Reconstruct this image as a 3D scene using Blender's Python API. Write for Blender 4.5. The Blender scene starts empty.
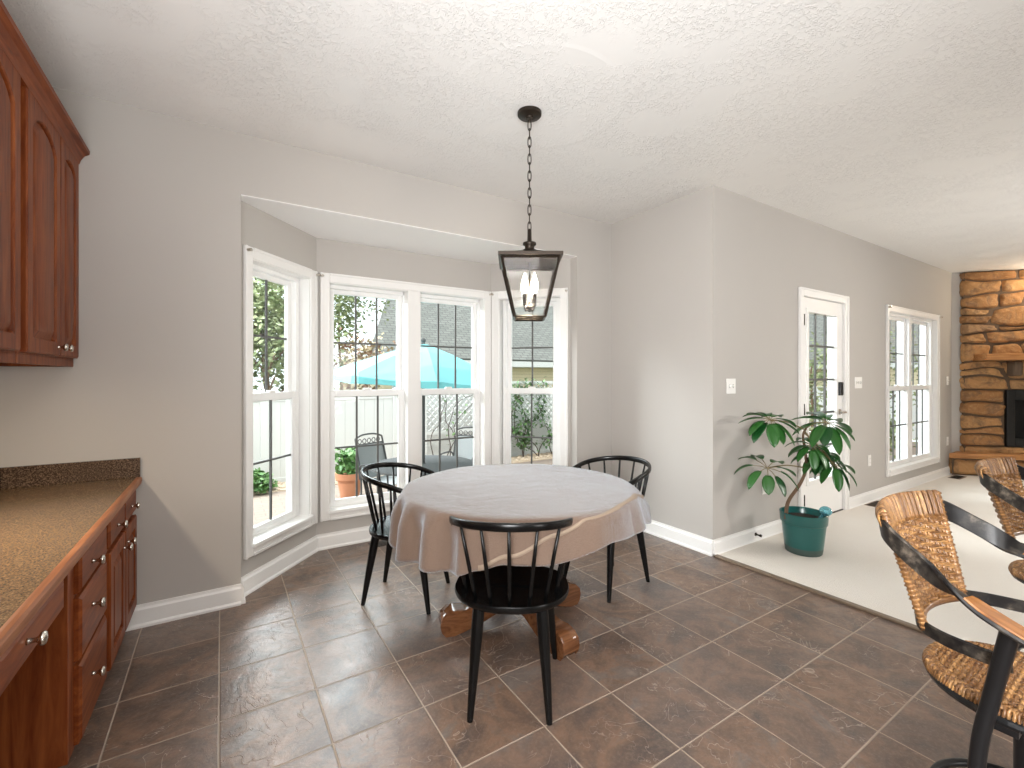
import bpy, bmesh, math, random
from mathutils import Vector, Matrix
R = math.radians
PI = math.pi
random.seed(7)
SC = bpy.context.scene
COL = SC.collection

# ------------------------------------------------------------------ camera
CAMH = 1.32
YAW = R(32.4)
cam_d = bpy.data.cameras.new('camera')
cam = bpy.data.objects.new('camera', cam_d); COL.objects.link(cam)
cam.location = (0, 0, CAMH)
cam.rotation_euler = (R(90), 0, -YAW)
cam_d.sensor_width = 36.0
cam_d.lens = 458.0 / 1024 * 36.0
cam_d.shift_y = -7.0 / 1024
cam_d.clip_start = 0.02
SC.camera = cam

# ------------------------------------------------------------------ exposure, world, sun, lamps
SC.view_settings.view_transform = 'Standard'
SC.view_settings.look = 'None'
SC.view_settings.exposure = 0.0
SC.view_settings.gamma = 1.0
SC.view_settings.use_curve_mapping = False
SC.cycles.use_denoising = True
SC.cycles.max_bounces = 10
SC.cycles.diffuse_bounces = 5
SC.cycles.transparent_max_bounces = 16
SC.cycles.sample_clamp_indirect = 6.0
SC.cycles.caustics_reflective = False
SC.cycles.caustics_refractive = False

W = bpy.data.worlds.new('sky'); SC.world = W
W.use_nodes = True
_bg = W.node_tree.nodes['Background']
_bg.inputs[0].default_value = (0.90, 0.96, 1.0, 1)
_bg.inputs[1].default_value = 1.95

def lamp(name, kind, loc, energy, color=(1, 1, 1), size=1.0, size_y=None, aim=None, angle=None):
    d = bpy.data.lights.new(name, kind); d.energy = energy; d.color = color
    if kind == 'AREA':
        d.shape = 'RECTANGLE'; d.size = size; d.size_y = size_y or size
    elif kind == 'SUN':
        d.angle = angle or R(1)
    else:
        d.shadow_soft_size = size
    o = bpy.data.objects.new(name, d); COL.objects.link(o); o.location = loc
    if aim is not None:
        v = Vector(aim) - Vector(loc)
        o.rotation_euler = v.to_track_quat('-Z', 'Y').to_euler()
    return o

lamp('sun', 'SUN', (0, 0, 10), 2.4, (1, 0.96, 0.9), aim=(0.30 * 10, 0.55 * 10, 10 - 8.5), angle=R(3))
# added unseen fill for kitchen and living room; living_window casts the plant's wall shadow
lamp('kitchen_up_fill', 'AREA', (-0.15, -0.45, 1.2), 48, (0.98, 0.99, 1.0), 1.4, 1.2, aim=(0.2, 0.75, 2.74)).data.spread = R(115)
lamp('living_up_fill', 'AREA', (6.0, -1.4, 1.2), 17, (0.99, 0.99, 1.0), 2.6, 1.8, aim=(6.0, -0.2, 2.74)).data.spread = R(115)
lamp('kitchen_side_fill', 'AREA', (-0.75, -0.7, 1.6), 64, (0.99, 0.995, 1.0), 1.3, 1.2, aim=(3.1, 2.3, 1.2)).data.spread = R(90)
lamp('living_window', 'AREA', (6.9, -1.6, 1.95), 17, (1, 0.96, 0.91), .42, .42, aim=(3.8, 2.0, 0.7)).data.spread = R(80)
# added fill from behind the camera, lifts the lower left wall
lamp('low_wall_fill', 'AREA', (2.2, -2.8, 1.2), 6.0, (1, 0.98, 0.95), .8, 1.4, aim=(-0.3, 3.1, 0.35)).data.spread = R(60)
# added downward fill areas below both ceilings, brighten carpet, tile and lower walls
lamp('kitchen_down_fill', 'AREA', (0.3, -0.9, 2.70), 48, (1, 0.98, 0.955), 1.8, 1.4, aim=(0.3, -0.9, 0)).data.spread = R(140)
lamp('living_down_fill', 'AREA', (6.4, -1.0, 2.70), 76, (1, 0.985, 0.96), 3.2, 1.6, aim=(6.2, -0.6, 0)).data.spread = R(110)
# added area lamps high outdoors, boost the world's daylight into the bay
lamp('patio_fill', 'AREA', (1.3, 10.0, 5.6), 1550, (0.90, 0.955, 1.0), 6.0, 2.4, aim=(1.3, 3.0, 0.8))
lamp('garden_fill', 'AREA', (-4.5, 9.5, 4.6), 1500, (0.92, 0.965, 1.0), 3.5, 2.0, aim=(2.6, 2.7, 1.2))

# ------------------------------------------------------------------ material helpers
class NT:
    def __init__(s, name):
        s.m = bpy.data.materials.new(name); s.m.use_nodes = True
        s.t = s.m.node_tree; s.b = s.t.nodes['Principled BSDF']
        s.out = s.t.nodes['Material Output']
    def n(s, typ, **kw):
        x = s.t.nodes.new(typ)
        for k, v in kw.items():
            if k.startswith('i_'):
                s.set(x.inputs[k[2:].replace('_', ' ')], v)
            else:
                setattr(x, k, v)
        return x
    def set(s, sock, v):
        if isinstance(v, bpy.types.NodeSocket): s.t.links.new(v, sock)
        elif isinstance(v, bpy.types.Node): s.t.links.new(v.outputs[0], sock)
        else:
            if isinstance(v, tuple) and len(v) == 3 and len(sock.default_value) == 4: v = v + (1,)
            sock.default_value = v
    def math(s, op, a, b=0.0, c=0.0):
        x = s.n('ShaderNodeMath', operation=op)
        s.set(x.inputs[0], a); s.set(x.inputs[1], b); s.set(x.inputs[2], c)
        return x.outputs[0]
    def mix(s, f, a, b, bt='MIX'):
        x = s.n('ShaderNodeMix', data_type='RGBA', blend_type=bt)
        s.set(x.inputs[0], f); s.set(x.inputs[6], a); s.set(x.inputs[7], b)
        return x.outputs[2]
    def noise(s, vec, scale, detail=4, rough=0.55, dist=0.0):
        x = s.n('ShaderNodeTexNoise'); s.set(x.inputs['Vector'], vec)
        x.inputs['Scale'].default_value = scale; x.inputs['Detail'].default_value = detail
        x.inputs['Roughness'].default_value = rough; x.inputs['Distortion'].default_value = dist
        return x.outputs['Fac']
    def ramp(s, f, stops):
        x = s.n('ShaderNodeValToRGB'); s.set(x.inputs[0], f)
        e = x.color_ramp.elements
        while len(e) < len(stops): e.new(0.5)
        for i, (p, c) in enumerate(stops):
            e[i].position = p; e[i].color = (c + (1,)) if isinstance(c, tuple) else (c, c, c, 1)
        return x.outputs[0]
    def mapping(s, vec, scale=(1, 1, 1), loc=(0, 0, 0), rot=(0, 0, 0)):
        x = s.n('ShaderNodeMapping'); s.set(x.inputs['Vector'], vec)
        x.inputs['Scale'].default_value = scale; x.inputs['Location'].default_value = loc
        x.inputs['Rotation'].default_value = rot
        return x.outputs[0]
    def pos(s): return s.n('ShaderNodeNewGeometry').outputs['Position']
    def obj(s): return s.n('ShaderNodeTexCoord').outputs['Object']
    def island(s): return s.n('ShaderNodeNewGeometry').outputs['Random Per Island']
    def bump(s, h, strength=0.3, dist=0.01):
        x = s.n('ShaderNodeBump'); s.set(x.inputs['Height'], h)
        x.inputs['Strength'].default_value = strength; x.inputs['Distance'].default_value = dist
        s.set(s.b.inputs['Normal'], x); return x
    def color(s, c): s.set(s.b.inputs['Base Color'], c)
    def rough(s, r): s.set(s.b.inputs['Roughness'], r)

def plain(name, c, r=0.5, metal=0.0, spec=0.5, coat=0.0, bump=None):
    t = NT(name); t.color(c); t.rough(r)
    t.b.inputs['Metallic'].default_value = metal
    t.b.inputs['Specular IOR Level'].default_value = spec
    t.b.inputs['Coat Weight'].default_value = coat
    t.b.inputs['Coat Roughness'].default_value = 0.1
    if bump:
        t.bump(t.noise(t.obj(), bump[0], 3), bump[1], bump[2])
    return t.m

M = {}
def mk_wall():
    t = NT('wall_paint'); p = t.pos()
    n = t.noise(p, 1.2, 2)
    t.color(t.mix(n, (0.455, 0.430, 0.402), (0.485, 0.460, 0.432)))
    t.rough(0.75); t.b.inputs['Specular IOR Level'].default_value = 0.25
    t.bump(t.noise(p, 160, 2), 0.06, 0.002); return t.m
M['wall'] = mk_wall()

def mk_ceiling():
    t = NT('ceiling_plaster'); p = t.pos()
    t.color((0.80, 0.79, 0.77)); t.rough(0.9); t.b.inputs['Specular IOR Level'].default_value = 0.1
    a = t.ramp(t.noise(p, 48, 5, 0.6, 0.9), [(0.50, 0.0), (0.60, 1.0)])
    patch = t.ramp(t.noise(p, 2.6, 2), [(0.38, 0.0), (0.58, 1.0)])
    h = t.math('MULTIPLY', a, patch)
    # plaster swirl left round the light fitting
    v = t.n('ShaderNodeVectorMath', operation='DISTANCE'); t.set(v.inputs[0], p); v.inputs[1].default_value = (1.395, 1.96, 2.74)
    d = v.outputs['Value']
    ring = t.math('MULTIPLY', t.ramp(d, [(0.0, 0.0), (0.36, 0.02), (0.445, 0.5), (0.47, 0.0)]), 0.8)
    inside = t.math('MULTIPLY', t.math('LESS_THAN', d, 0.46), 0.45)
    h2 = t.math('MULTIPLY', h, t.math('SUBTRACT', 1.0, inside))
    t.bump(t.math('ADD', h2, ring), 0.45, 0.008); return t.m
M['ceiling'] = mk_ceiling()
M['soffit'] = plain('soffit_paint', (0.88, 0.87, 0.86), 0.8)
M['trim'] = plain('white_trim_paint', (0.84, 0.83, 0.81), 0.35)
M['vinyl'] = plain('white_vinyl', (0.86, 0.86, 0.85), 0.3)
M['muntin'] = plain('grey_muntin', (0.10, 0.10, 0.095), 0.5)

def mk_glass(name, tint, gloss):
    t = NT(name)
    t.t.nodes.remove(t.b)
    tr = t.n('ShaderNodeBsdfTransparent'); tr.inputs[0].default_value = tint + (1,)
    gl = t.n('ShaderNodeBsdfGlossy'); gl.inputs['Roughness'].default_value = 0.02
    fr = t.n('ShaderNodeFresnel'); fr.inputs['IOR'].default_value = 1.45
    mx = t.n('ShaderNodeMixShader')
    bf = t.math('SUBTRACT', 1.0, t.n('ShaderNodeNewGeometry').outputs['Backfacing'])
    t.set(mx.inputs[0], t.math('MULTIPLY', t.math('MULTIPLY', fr.outputs[0], gloss), bf)); t.set(mx.inputs[1], tr); t.set(mx.inputs[2], gl)
    t.set(t.out.inputs[0], mx); return t.m
M['glass'] = mk_glass('window_glass', (0.96, 0.98, 0.97), 0.7)
M['lantern_glass'] = mk_glass('lantern_glass', (0.992, 0.988, 0.98), 0.25)

TX, TY, OX, OY = 0.3455, 0.343, -0.007, 0.022
def mk_tile():
    t = NT('slate_tile'); p = t.pos()
    sx = t.n('ShaderNodeSeparateXYZ'); t.set(sx.inputs[0], p)
    u = t.math('DIVIDE', t.math('SUBTRACT', sx.outputs[0], OX), TX)
    v = t.math('DIVIDE', t.math('SUBTRACT', sx.outputs[1], OY), TY)
    cu, cv = t.math('FLOOR', u), t.math('FLOOR', v)
    def edge(f, g):
        fr = t.math('FRACT', f)
        d = t.math('MINIMUM', fr, t.math('SUBTRACT', 1.0, fr))
        return t.math('SUBTRACT', 1.0, t.ramp(d, [(0.0, 0.0), (g, 0.0), (g * 1.7, 1.0)]))
    grout = t.math('MAXIMUM', edge(u, 0.007), edge(v, 0.007))
    cid = t.n('ShaderNodeCombineXYZ'); t.set(cid.inputs[0], cu); t.set(cid.inputs[1], cv)
    wn = t.n('ShaderNodeTexWhiteNoise', noise_dimensions='2D'); t.set(wn.inputs['Vector'], cid.outputs[0])
    off = t.n('ShaderNodeVectorMath', operation='MULTIPLY_ADD')
    t.set(off.inputs[0], wn.outputs['Color']); off.inputs[1].default_value = (7, 7, 7); t.set(off.inputs[2], p)
    q = off.outputs[0]
    a = t.noise(q, 3.4, 8, 0.68, 0.8)
    b = t.noise(q, 12, 7, 0.68, 0.5)
    c = t.noise(q, 80, 5, 0.7)
    base = t.ramp(a, [(0.34, (0.060, 0.048, 0.044)), (0.45, (0.135, 0.087, 0.063)), (0.54, (0.215, 0.128, 0.082)), (0.63, (0.160, 0.130, 0.112)), (0.74, (0.29, 0.225, 0.18))])
    base = t.mix(t.ramp(b, [(0.45, 0.0), (0.62, 0.60)]), base, (0.090, 0.056, 0.041))
    base = t.mix(t.math('MULTIPLY', wn.outputs['Value'], 0.30), base, (0.175, 0.155, 0.15))
    base = t.mix(t.ramp(c, [(0.48, 0.0), (0.68, 0.40)]), base, (0.26, 0.195, 0.15))
    # thin pale cleft lines
    vn = t.ramp(t.math('ABSOLUTE', t.math('SUBTRACT', t.noise(q, 5.5, 3, 0.5, 1.6), 0.5)), [(0.0, 1.0), (0.006, 0.0)])
    msk = t.ramp(t.noise(q, 3.1, 1), [(0.47, 0.0), (0.55, 1.0)])
    vein = t.math('MULTIPLY', vn, msk)
    base = t.mix(t.math('MULTIPLY', vein, 0.75), base, (0.42, 0.34, 0.28))
    gcol = t.mix(t.noise(p, 9, 3), (0.30, 0.225, 0.165), (0.44, 0.36, 0.29))
    t.color(t.mix(grout, base, gcol))
    t.rough(t.math('ADD', t.math('MULTIPLY', b, 0.3), t.math('ADD', 0.20, t.math('MULTIPLY', grout, 0.35))))
    h = t.math('ADD', t.math('MULTIPLY', a, 0.9), t.math('MULTIPLY', b, 0.35))
    h = t.math('ADD', h, t.math('MULTIPLY', vein, 0.35))
    h = t.math('SUBTRACT', h, t.math('MULTIPLY', grout, 0.8))
    t.bump(h, 0.55, 0.010)
    t.b.inputs['Specular IOR Level'].default_value = 0.6
    return t.m
M['tile'] = mk_tile()

def mk_carpet():
    t = NT('cream_carpet'); p = t.pos()
    a = t.noise(p, 2.0, 3); b = t.noise(p, 220, 2)
    c = t.mix(a, (0.74, 0.69, 0.62), (0.82, 0.785, 0.735))
    t.color(t.mix(t.math('MULTIPLY', b, 0.3), c, (0.64, 0.58, 0.51)))
    t.rough(1.0); t.b.inputs['Specular IOR Level'].default_value = 0.05
    t.bump(b, 0.6, 0.01); return t.m
M['carpet'] = mk_carpet()

def mk_wood(name, c0, c1, c2, axis='Z', rough=0.42, coat=0.0, scale=1.0):
    t = NT(name); o = t.obj()
    s = {'Z': (9, 9, 0.9), 'Y': (9, 0.9, 9), 'X': (0.9, 9, 9)}[axis]
    v = t.mapping(o, tuple(k * scale for k in s))
    a = t.noise(v, 3.0, 5, 0.6, 1.2)
    b = t.noise(t.mapping(o, tuple(k * scale * 5 for k in s)), 3.0, 3, 0.6)
    col = t.ramp(a, [(0.32, c0), (0.50, c1), (0.70, c2)])
    t.color(t.mix(t.math('MULTIPLY', b, 0.45), col, c0))
    t.rough(rough); t.b.inputs['Coat Weight'].default_value = coat; t.b.inputs['Coat Roughness'].default_value = 0.15; t.b.inputs['Specular IOR Level'].default_value = 0.18
    t.bump(b, 0.05, 0.002); return t.m
CH = ((0.10, 0.020, 0.005), (0.20, 0.050, 0.013), (0.30, 0.088, 0.024))
M['cherry'] = mk_wood('cherry_wood', *CH)
M['cherry_h'] = mk_wood('cherry_wood_horizontal', *CH, axis='Y')
M['cherry_edge'] = mk_wood('cherry_edge', (0.20, 0.07, 0.028), (0.31, 0.125, 0.055), (0.40, 0.18, 0.085), axis='Y')
M['arm_wood'] = mk_wood('amber_arm_wood', (0.16, 0.055, 0.012), (0.30, 0.115, 0.026), (0.42, 0.18, 0.05), axis='Y', rough=0.2, coat=0.5)
M['table_wood'] = mk_wood('walnut_brown_wood', (0.085, 0.032, 0.013), (0.17, 0.068, 0.028), (0.25, 0.11, 0.045), axis='X', rough=0.2, coat=0.5)
M['mantel'] = mk_wood('mantel_oak', (0.30, 0.13, 0.048), (0.46, 0.22, 0.085), (0.56, 0.29, 0.125), axis='X')

def mk_counter(name, dark):
    t = NT(name); p = t.pos()
    n = t.noise(p, 190, 2, 0.7)
    v = t.n('ShaderNodeTexVoronoi'); t.set(v.inputs['Vector'], p); v.inputs['Scale'].default_value = 260
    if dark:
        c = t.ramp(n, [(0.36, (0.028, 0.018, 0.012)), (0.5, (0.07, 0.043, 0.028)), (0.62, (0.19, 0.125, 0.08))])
    else:
        c = t.ramp(n, [(0.34, (0.07, 0.041, 0.021)), (0.5, (0.145, 0.089, 0.046)), (0.64, (0.25, 0.165, 0.09))])
    t.color(t.mix(t.math('MULTIPLY', t.math('LESS_THAN', v.outputs['Distance'], 0.25), 0.35), c, (0.03, 0.02, 0.015)))
    t.rough(0.22); t.b.inputs['Specular IOR Level'].default_value = 0.32; return t.m
M['counter'] = mk_counter('speckled_brown_laminate', False)
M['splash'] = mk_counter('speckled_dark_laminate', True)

M['nickel'] = plain('brushed_nickel', (0.62, 0.58, 0.52), 0.25, 1.0)
M['black_lacquer'] = plain('black_lacquer', (0.003, 0.003, 0.003), 0.26, spec=0.28, coat=0.0)
M['bronze'] = plain('dark_bronze', (0.035, 0.026, 0.019), 0.38, 0.7)
M['black_metal'] = plain('black_metal', (0.012, 0.012, 0.013), 0.35, 0.3)
M['white_plastic'] = plain('white_plastic', (0.82, 0.81, 0.78), 0.35)
M['slot'] = plain('grey_slot', (0.42, 0.41, 0.39), 0.6)
M['dark'] = plain('soot_black', (0.006, 0.006, 0.006), 0.5)
M['brass_vent'] = plain('brown_vent_metal', (0.16, 0.10, 0.06), 0.4, 0.6)

def mk_linen():
    t = NT('linen'); o = t.obj()
    a = t.noise(t.mapping(o, (1, 14, 14)), 22, 3, 0.6); b = t.noise(t.mapping(o, (14, 1, 14)), 22, 3, 0.6)
    w = t.math('ADD', a, b)
    t.color(t.mix(t.math('MULTIPLY', w, 0.5), (0.115, 0.072, 0.050), (0.245, 0.170, 0.128)))
    t.rough(0.8); t.b.inputs['Sheen Weight'].default_value = 0.62; t.b.inputs['Sheen Roughness'].default_value = 0.35; t.b.inputs['Sheen Tint'].default_value = (0.78, 0.90, 1, 1)
    t.b.inputs['Specular IOR Level'].default_value = 0.35
    wr = t.noise(o, 7, 4, 0.6, 0.8)
    t.bump(t.math('ADD', w, t.math('MULTIPLY', wr, 2.5)), 0.6, 0.005); return t.m
M['linen'] = mk_linen()
M['hem'] = plain('pale_linen_band', (0.30, 0.225, 0.165), 0.85, bump=(120, 0.3, 0.002))

def mk_rattan():
    t = NT('rattan'); i = t.island(); o = t.obj()
    n = t.noise(o, 60, 3)
    c = t.ramp(i, [(0.0, (0.15, 0.062, 0.018)), (0.5, (0.31, 0.145, 0.045)), (1.0, (0.50, 0.27, 0.10))])
    t.color(t.mix(t.ramp(n, [(0.42, 0.55), (0.6, 0.0)]), c, (0.10, 0.045, 0.018)))
    t.rough(0.4); t.b.inputs['Coat Weight'].default_value = 0.2; return t.m
M['rattan'] = mk_rattan()
def mk_strap():
    t = NT('worn_black_leather'); o = t.obj()
    n = t.noise(o, 14, 5, 0.65)
    t.color(t.ramp(n, [(0.47, (0.008, 0.007, 0.007)), (0.58, (0.035, 0.030, 0.025)), (0.70, (0.17, 0.14, 0.11))]))
    t.rough(t.math('ADD', 0.22, t.math('MULTIPLY', n, 0.35))); t.b.inputs['Specular IOR Level'].default_value = 0.35; return t.m
M['strap'] = mk_strap()

def mk_leaf(name, a, b, gloss=0.3):
    t = NT(name); i = t.island()
    t.color(t.mix(i, a, b)); t.rough(gloss)
    t.b.inputs['Specular IOR Level'].default_value = 0.5
    return t.m
M['leaf'] = mk_leaf('glossy_green_leaf', (0.008, 0.065, 0.014), (0.032, 0.135, 0.024))
M['tree_leaf'] = mk_leaf('tree_leaf', (0.10, 0.145, 0.05), (0.30, 0.33, 0.17), 0.6)
M['red_leaf'] = mk_leaf('plum_leaf', (0.20, 0.09, 0.07), (0.34, 0.30, 0.16), 0.6)
M['bush_leaf'] = mk_leaf('bush_leaf', (0.05, 0.15, 0.035), (0.15, 0.28, 0.08), 0.5)
M['vine_leaf'] = mk_leaf('vine_leaf', (0.06, 0.14, 0.05), (0.16, 0.27, 0.10), 0.5)
M['bark'] = plain('bark', (0.16, 0.10, 0.06), 0.85, bump=(40, 0.5, 0.01))
M['stem'] = plain('leaf_stalk', (0.19, 0.15, 0.07), 0.5)
M['vine'] = plain('dark_vine_stem', (0.07, 0.05, 0.04), 0.8)
M['soil'] = plain('soil', (0.03, 0.02, 0.014), 0.95, bump=(60, 0.8, 0.01))
M['pot'] = plain('teal_glazed_pot', (0.006, 0.10, 0.092), 0.28, coat=0.3, bump=(9, 0.15, 0.01))
M['pot_base'] = plain('dusty_teal_foot', (0.055, 0.085, 0.075), 0.6)
M['terracotta'] = plain('terracotta', (0.50, 0.22, 0.12), 0.8)
M['teal_cloth'] = plain('turquoise_canvas', (0.14, 0.43, 0.45), 0.8)
M['patio_metal'] = plain('grey_patio_metal', (0.10, 0.10, 0.10), 0.85, spec=0.15)
M['patio_mesh'] = plain('grey_patio_mesh', (0.33, 0.34, 0.34), 0.6)
M['fence'] = plain('white_fence_vinyl', (0.62, 0.63, 0.62), 0.4)
M['deck_white'] = plain('white_post_paint', (0.78, 0.82, 0.85), 0.5)

def mk_blue_glass():
    t = NT('blue_glass'); t.color((0.25, 0.72, 0.85)); t.rough(0.05)
    t.b.inputs['Transmission Weight'].default_value = 0.7; t.b.inputs['IOR'].default_value = 1.45
    return t.m
M['blue_glass'] = mk_blue_glass()

def emit(name, c, s):
    t = NT(name); t.t.nodes.remove(t.b)
    e = t.n('ShaderNodeEmission'); e.inputs[0].default_value = c + (1,); e.inputs[1].default_value = s
    t.set(t.out.inputs[0], e); return t.m
M['bulb'] = emit('lit_bulb', (1, 0.88, 0.70), 60)
M['lens'] = emit('lit_lens', (1, 0.88, 0.7), 4)

def mk_stone():
    t = NT('field_stone'); o = t.obj(); i = t.island()
    n = t.noise(o, 6, 7, 0.68, 0.8); n2 = t.noise(o, 28, 5, 0.65)
    c = t.ramp(i, [(0.0, (0.29, 0.135, 0.045)), (0.4, (0.41, 0.205, 0.075)), (0.8, (0.50, 0.275, 0.11)), (1.0, (0.33, 0.19, 0.095))])
    c = t.mix(t.ramp(n, [(0.36, 0.75), (0.52, 0.0)]), c, (0.14, 0.085, 0.05))
    c = t.mix(t.ramp(n2, [(0.5, 0.0), (0.72, 0.4)]), c, (0.58, 0.36, 0.17))
    t.color(c); t.rough(0.75); t.bump(t.math('ADD', n, t.math('MULTIPLY', n2, 0.4)), 0.8, 0.03); return t.m
M['stone'] = mk_stone()
M['mortar'] = plain('brown_mortar', (0.12, 0.08, 0.052), 0.95)

def mk_brickish(name, c1, c2, mortar, sc, bw, rh, ms, rot=(0, 0, 0), rough=0.85, offset=0.5):
    t = NT(name); v = t.mapping(t.obj(), (1, 1, 1), rot=rot)
    b = t.n('ShaderNodeTexBrick', offset=offset); t.set(b.inputs['Vector'], v)
    b.inputs['Scale'].default_value = sc; b.inputs['Brick Width'].default_value = bw; b.inputs['Row Height'].default_value = rh
    b.inputs['Mortar Size'].default_value = ms
    t.set(b.inputs['Color1'], c1); t.set(b.inputs['Color2'], c2); t.set(b.inputs['Mortar'], mortar)
    n = t.noise(t.obj(), 3, 4)
    t.color(t.mix(t.math('MULTIPLY', n, 0.3), b.outputs['Color'], mortar)); t.rough(rough)
    return t.m
M['paver'] = mk_brickish('patio_pavers', (0.25, 0.19, 0.15), (0.21, 0.165, 0.133), (0.15, 0.12, 0.10), 1.0, 0.24, 0.12, 0.008)
M['shingle'] = mk_brickish('grey_shingles', (0.27, 0.275, 0.255), (0.20, 0.205, 0.19), (0.13, 0.132, 0.125), 1.0, 0.34, 0.17, 0.018)
def mk_siding():
    t = NT('beige_lap_siding'); p = t.pos()
    sx = t.n('ShaderNodeSeparateXYZ'); t.set(sx.inputs[0], p)
    f = t.math('FRACT', t.math('DIVIDE', sx.outputs[2], 0.13))
    line = t.math('LESS_THAN', f, 0.10)
    t.color(t.mix(line, (0.72, 0.62, 0.44), (0.46, 0.38, 0.26))); t.rough(0.7)
    t.bump(f, 0.6, 0.03); return t.m
M['siding'] = mk_siding()
M['gravel'] = plain('river_pebbles', (0.50, 0.40, 0.30), 0.85)
M['grass'] = plain('lawn_green', (0.17, 0.18, 0.10), 0.9)

# ------------------------------------------------------------------ mesh helpers
class MB:
    def __init__(s): s.v = []; s.f = []; s.mx = None
    def add(s, verts, faces):
        k = len(s.v)
        if s.mx is not None: verts = [tuple(s.mx @ Vector(p)) for p in verts]
        s.v += [tuple(p) for p in verts]; s.f += [[i + k for i in f] for f in faces]
        return s
    def box(s, x0, x1, y0, y1, z0, z1):
        x0, x1 = min(x0, x1), max(x0, x1); y0, y1 = min(y0, y1), max(y0, y1); z0, z1 = min(z0, z1), max(z0, z1)
        v = [(x0, y0, z0), (x1, y0, z0), (x1, y1, z0), (x0, y1, z0), (x0, y0, z1), (x1, y0, z1), (x1, y1, z1), (x0, y1, z1)]
        return s.add(v, [(0, 3, 2, 1), (4, 5, 6, 7), (0, 1, 5, 4), (1, 2, 6, 5), (2, 3, 7, 6), (3, 0, 4, 7)])
    def prism(s, poly, z0, z1):
        n = len(poly)
        a = sum(poly[i][0] * poly[(i + 1) % n][1] - poly[(i + 1) % n][0] * poly[i][1] for i in range(n))
        if a < 0: poly = poly[::-1]
        v = [(p[0], p[1], z0) for p in poly] + [(p[0], p[1], z1) for p in poly]
        f = [tuple(range(n - 1, -1, -1)), tuple(range(n, 2 * n))] + [(i, (i + 1) % n, n + (i + 1) % n, n + i) for i in range(n)]
        return s.add(v, f)
    def loops(s, loops, closed=True, cap0=True, cap1=True):
        n = len(loops[0]); v = [p for l in loops for p in l]; f = []
        for a in range(len(loops) - 1):
            for i in range(n if closed else n - 1):
                j = (i + 1) % n
                f.append((a * n + i, a * n + j, (a + 1) * n + j, (a + 1) * n + i))
        if cap0: f.append(tuple(range(n - 1, -1, -1)))
        if cap1: f.append(tuple((len(loops) - 1) * n + i for i in range(n)))
        return s.add(v, f)
    def lathe(s, prof, seg=24, c=(0, 0, 0), cap0=True, cap1=True):
        return s.loops([[(c[0] + r * math.cos(2 * PI * i / seg), c[1] + r * math.sin(2 * PI * i / seg), c[2] + z) for i in range(seg)] for r, z in prof], True, cap0, cap1)
    def tube(s, pts, rad, seg=8, closed=False, caps=True, flat=1.0, up=None):
        pts = [Vector(p) for p in pts]; n = len(pts)
        rad = rad if isinstance(rad, (list, tuple)) else [rad] * n
        ls = []; prev = None
        for i, p in enumerate(pts):
            if closed: t = pts[(i + 1) % n] - pts[i - 1]
            else: t = pts[min(i + 1, n - 1)] - pts[max(i - 1, 0)]
            t.normalize()
            if up is not None: a = Vector(up)
            elif prev is None: a = Vector((0, 0, 1)) if abs(t.z) < 0.9 else Vector((1, 0, 0))
            else: a = prev
            b = t.cross(a).normalized(); a = b.cross(t).normalized(); prev = a
            ls.append([tuple(p + (a * math.cos(2 * PI * k / seg) * flat + b * math.sin(2 * PI * k / seg)) * rad[i]) for k in range(seg)])
        if closed: ls.append(ls[0]); caps = False
        return s.loops(ls, True, caps, caps)
    def ribbon(s, pts, wid, thick):
        """pts centre line, wid list of full-width vectors; rectangular band with thickness"""
        ls = []; n = len(pts); pts = [Vector(p) for p in pts]
        for i, p in enumerate(pts):
            t = (pts[min(i + 1, n - 1)] - pts[max(i - 1, 0)]).normalized()
            w = Vector(wid[i]); nn = t.cross(w).normalized() * thick / 2
            h = w / 2; e = w.normalized() * thick * 0.35
            ls.append([tuple(p - h + e + nn), tuple(p + h - e + nn), tuple(p + h), tuple(p + h - e - nn), tuple(p - h + e - nn), tuple(p - h)])
        return s.loops(ls)
    def ball(s, c, r, seg=12, rings=8, sz=1.0):
        ls = []
        for a in range(rings + 1):
            t = -PI / 2 + PI * a / rings
            rr = max(r * math.cos(t), r * 0.02)
            ls.append([(c[0] + rr * math.cos(2 * PI * k / seg), c[1] + rr * math.sin(2 * PI * k / seg), c[2] + r * sz * math.sin(t)) for k in range(seg)])
        return s.loops(ls)
    def build(s, name, mat, parent=None, smooth=False, bevel=0.0, loc=None, subsurf=0, seg=2):
        me = bpy.data.meshes.new(name); me.from_pydata(s.v, [], s.f); me.update()
        bm = bmesh.new(); bm.from_mesh(me); bmesh.ops.recalc_face_normals(bm, faces=bm.faces); bm.to_mesh(me); bm.free()
        o = bpy.data.objects.new(name, me); COL.objects.link(o)
        me.materials.append(mat if not isinstance(mat, str) else M[mat])
        if parent is not None: o.parent = parent
        if loc is not None: o.location = loc
        if bevel:
            b = o.modifiers.new('bevel', 'BEVEL'); b.width = bevel; b.segments = seg; b.limit_method = 'ANGLE'; b.angle_limit = R(40)
            b.harden_normals = False
        if subsurf:
            d = o.modifiers.new('sub', 'SUBSURF'); d.levels = subsurf; d.render_levels = subsurf
        if smooth:
            for p in me.polygons: p.use_smooth = True
        elif bevel:
            pass
        return o

def smooth_angle(o, deg=40):
    me = o.data
    bm = bmesh.new(); bm.from_mesh(me)
    for f in bm.faces: f.smooth = True
    for e in bm.edges:
        if len(e.link_faces) == 2 and e.calc_face_angle(0) > R(deg): e.smooth = False
    bm.to_mesh(me); bm.free(); return o

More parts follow.
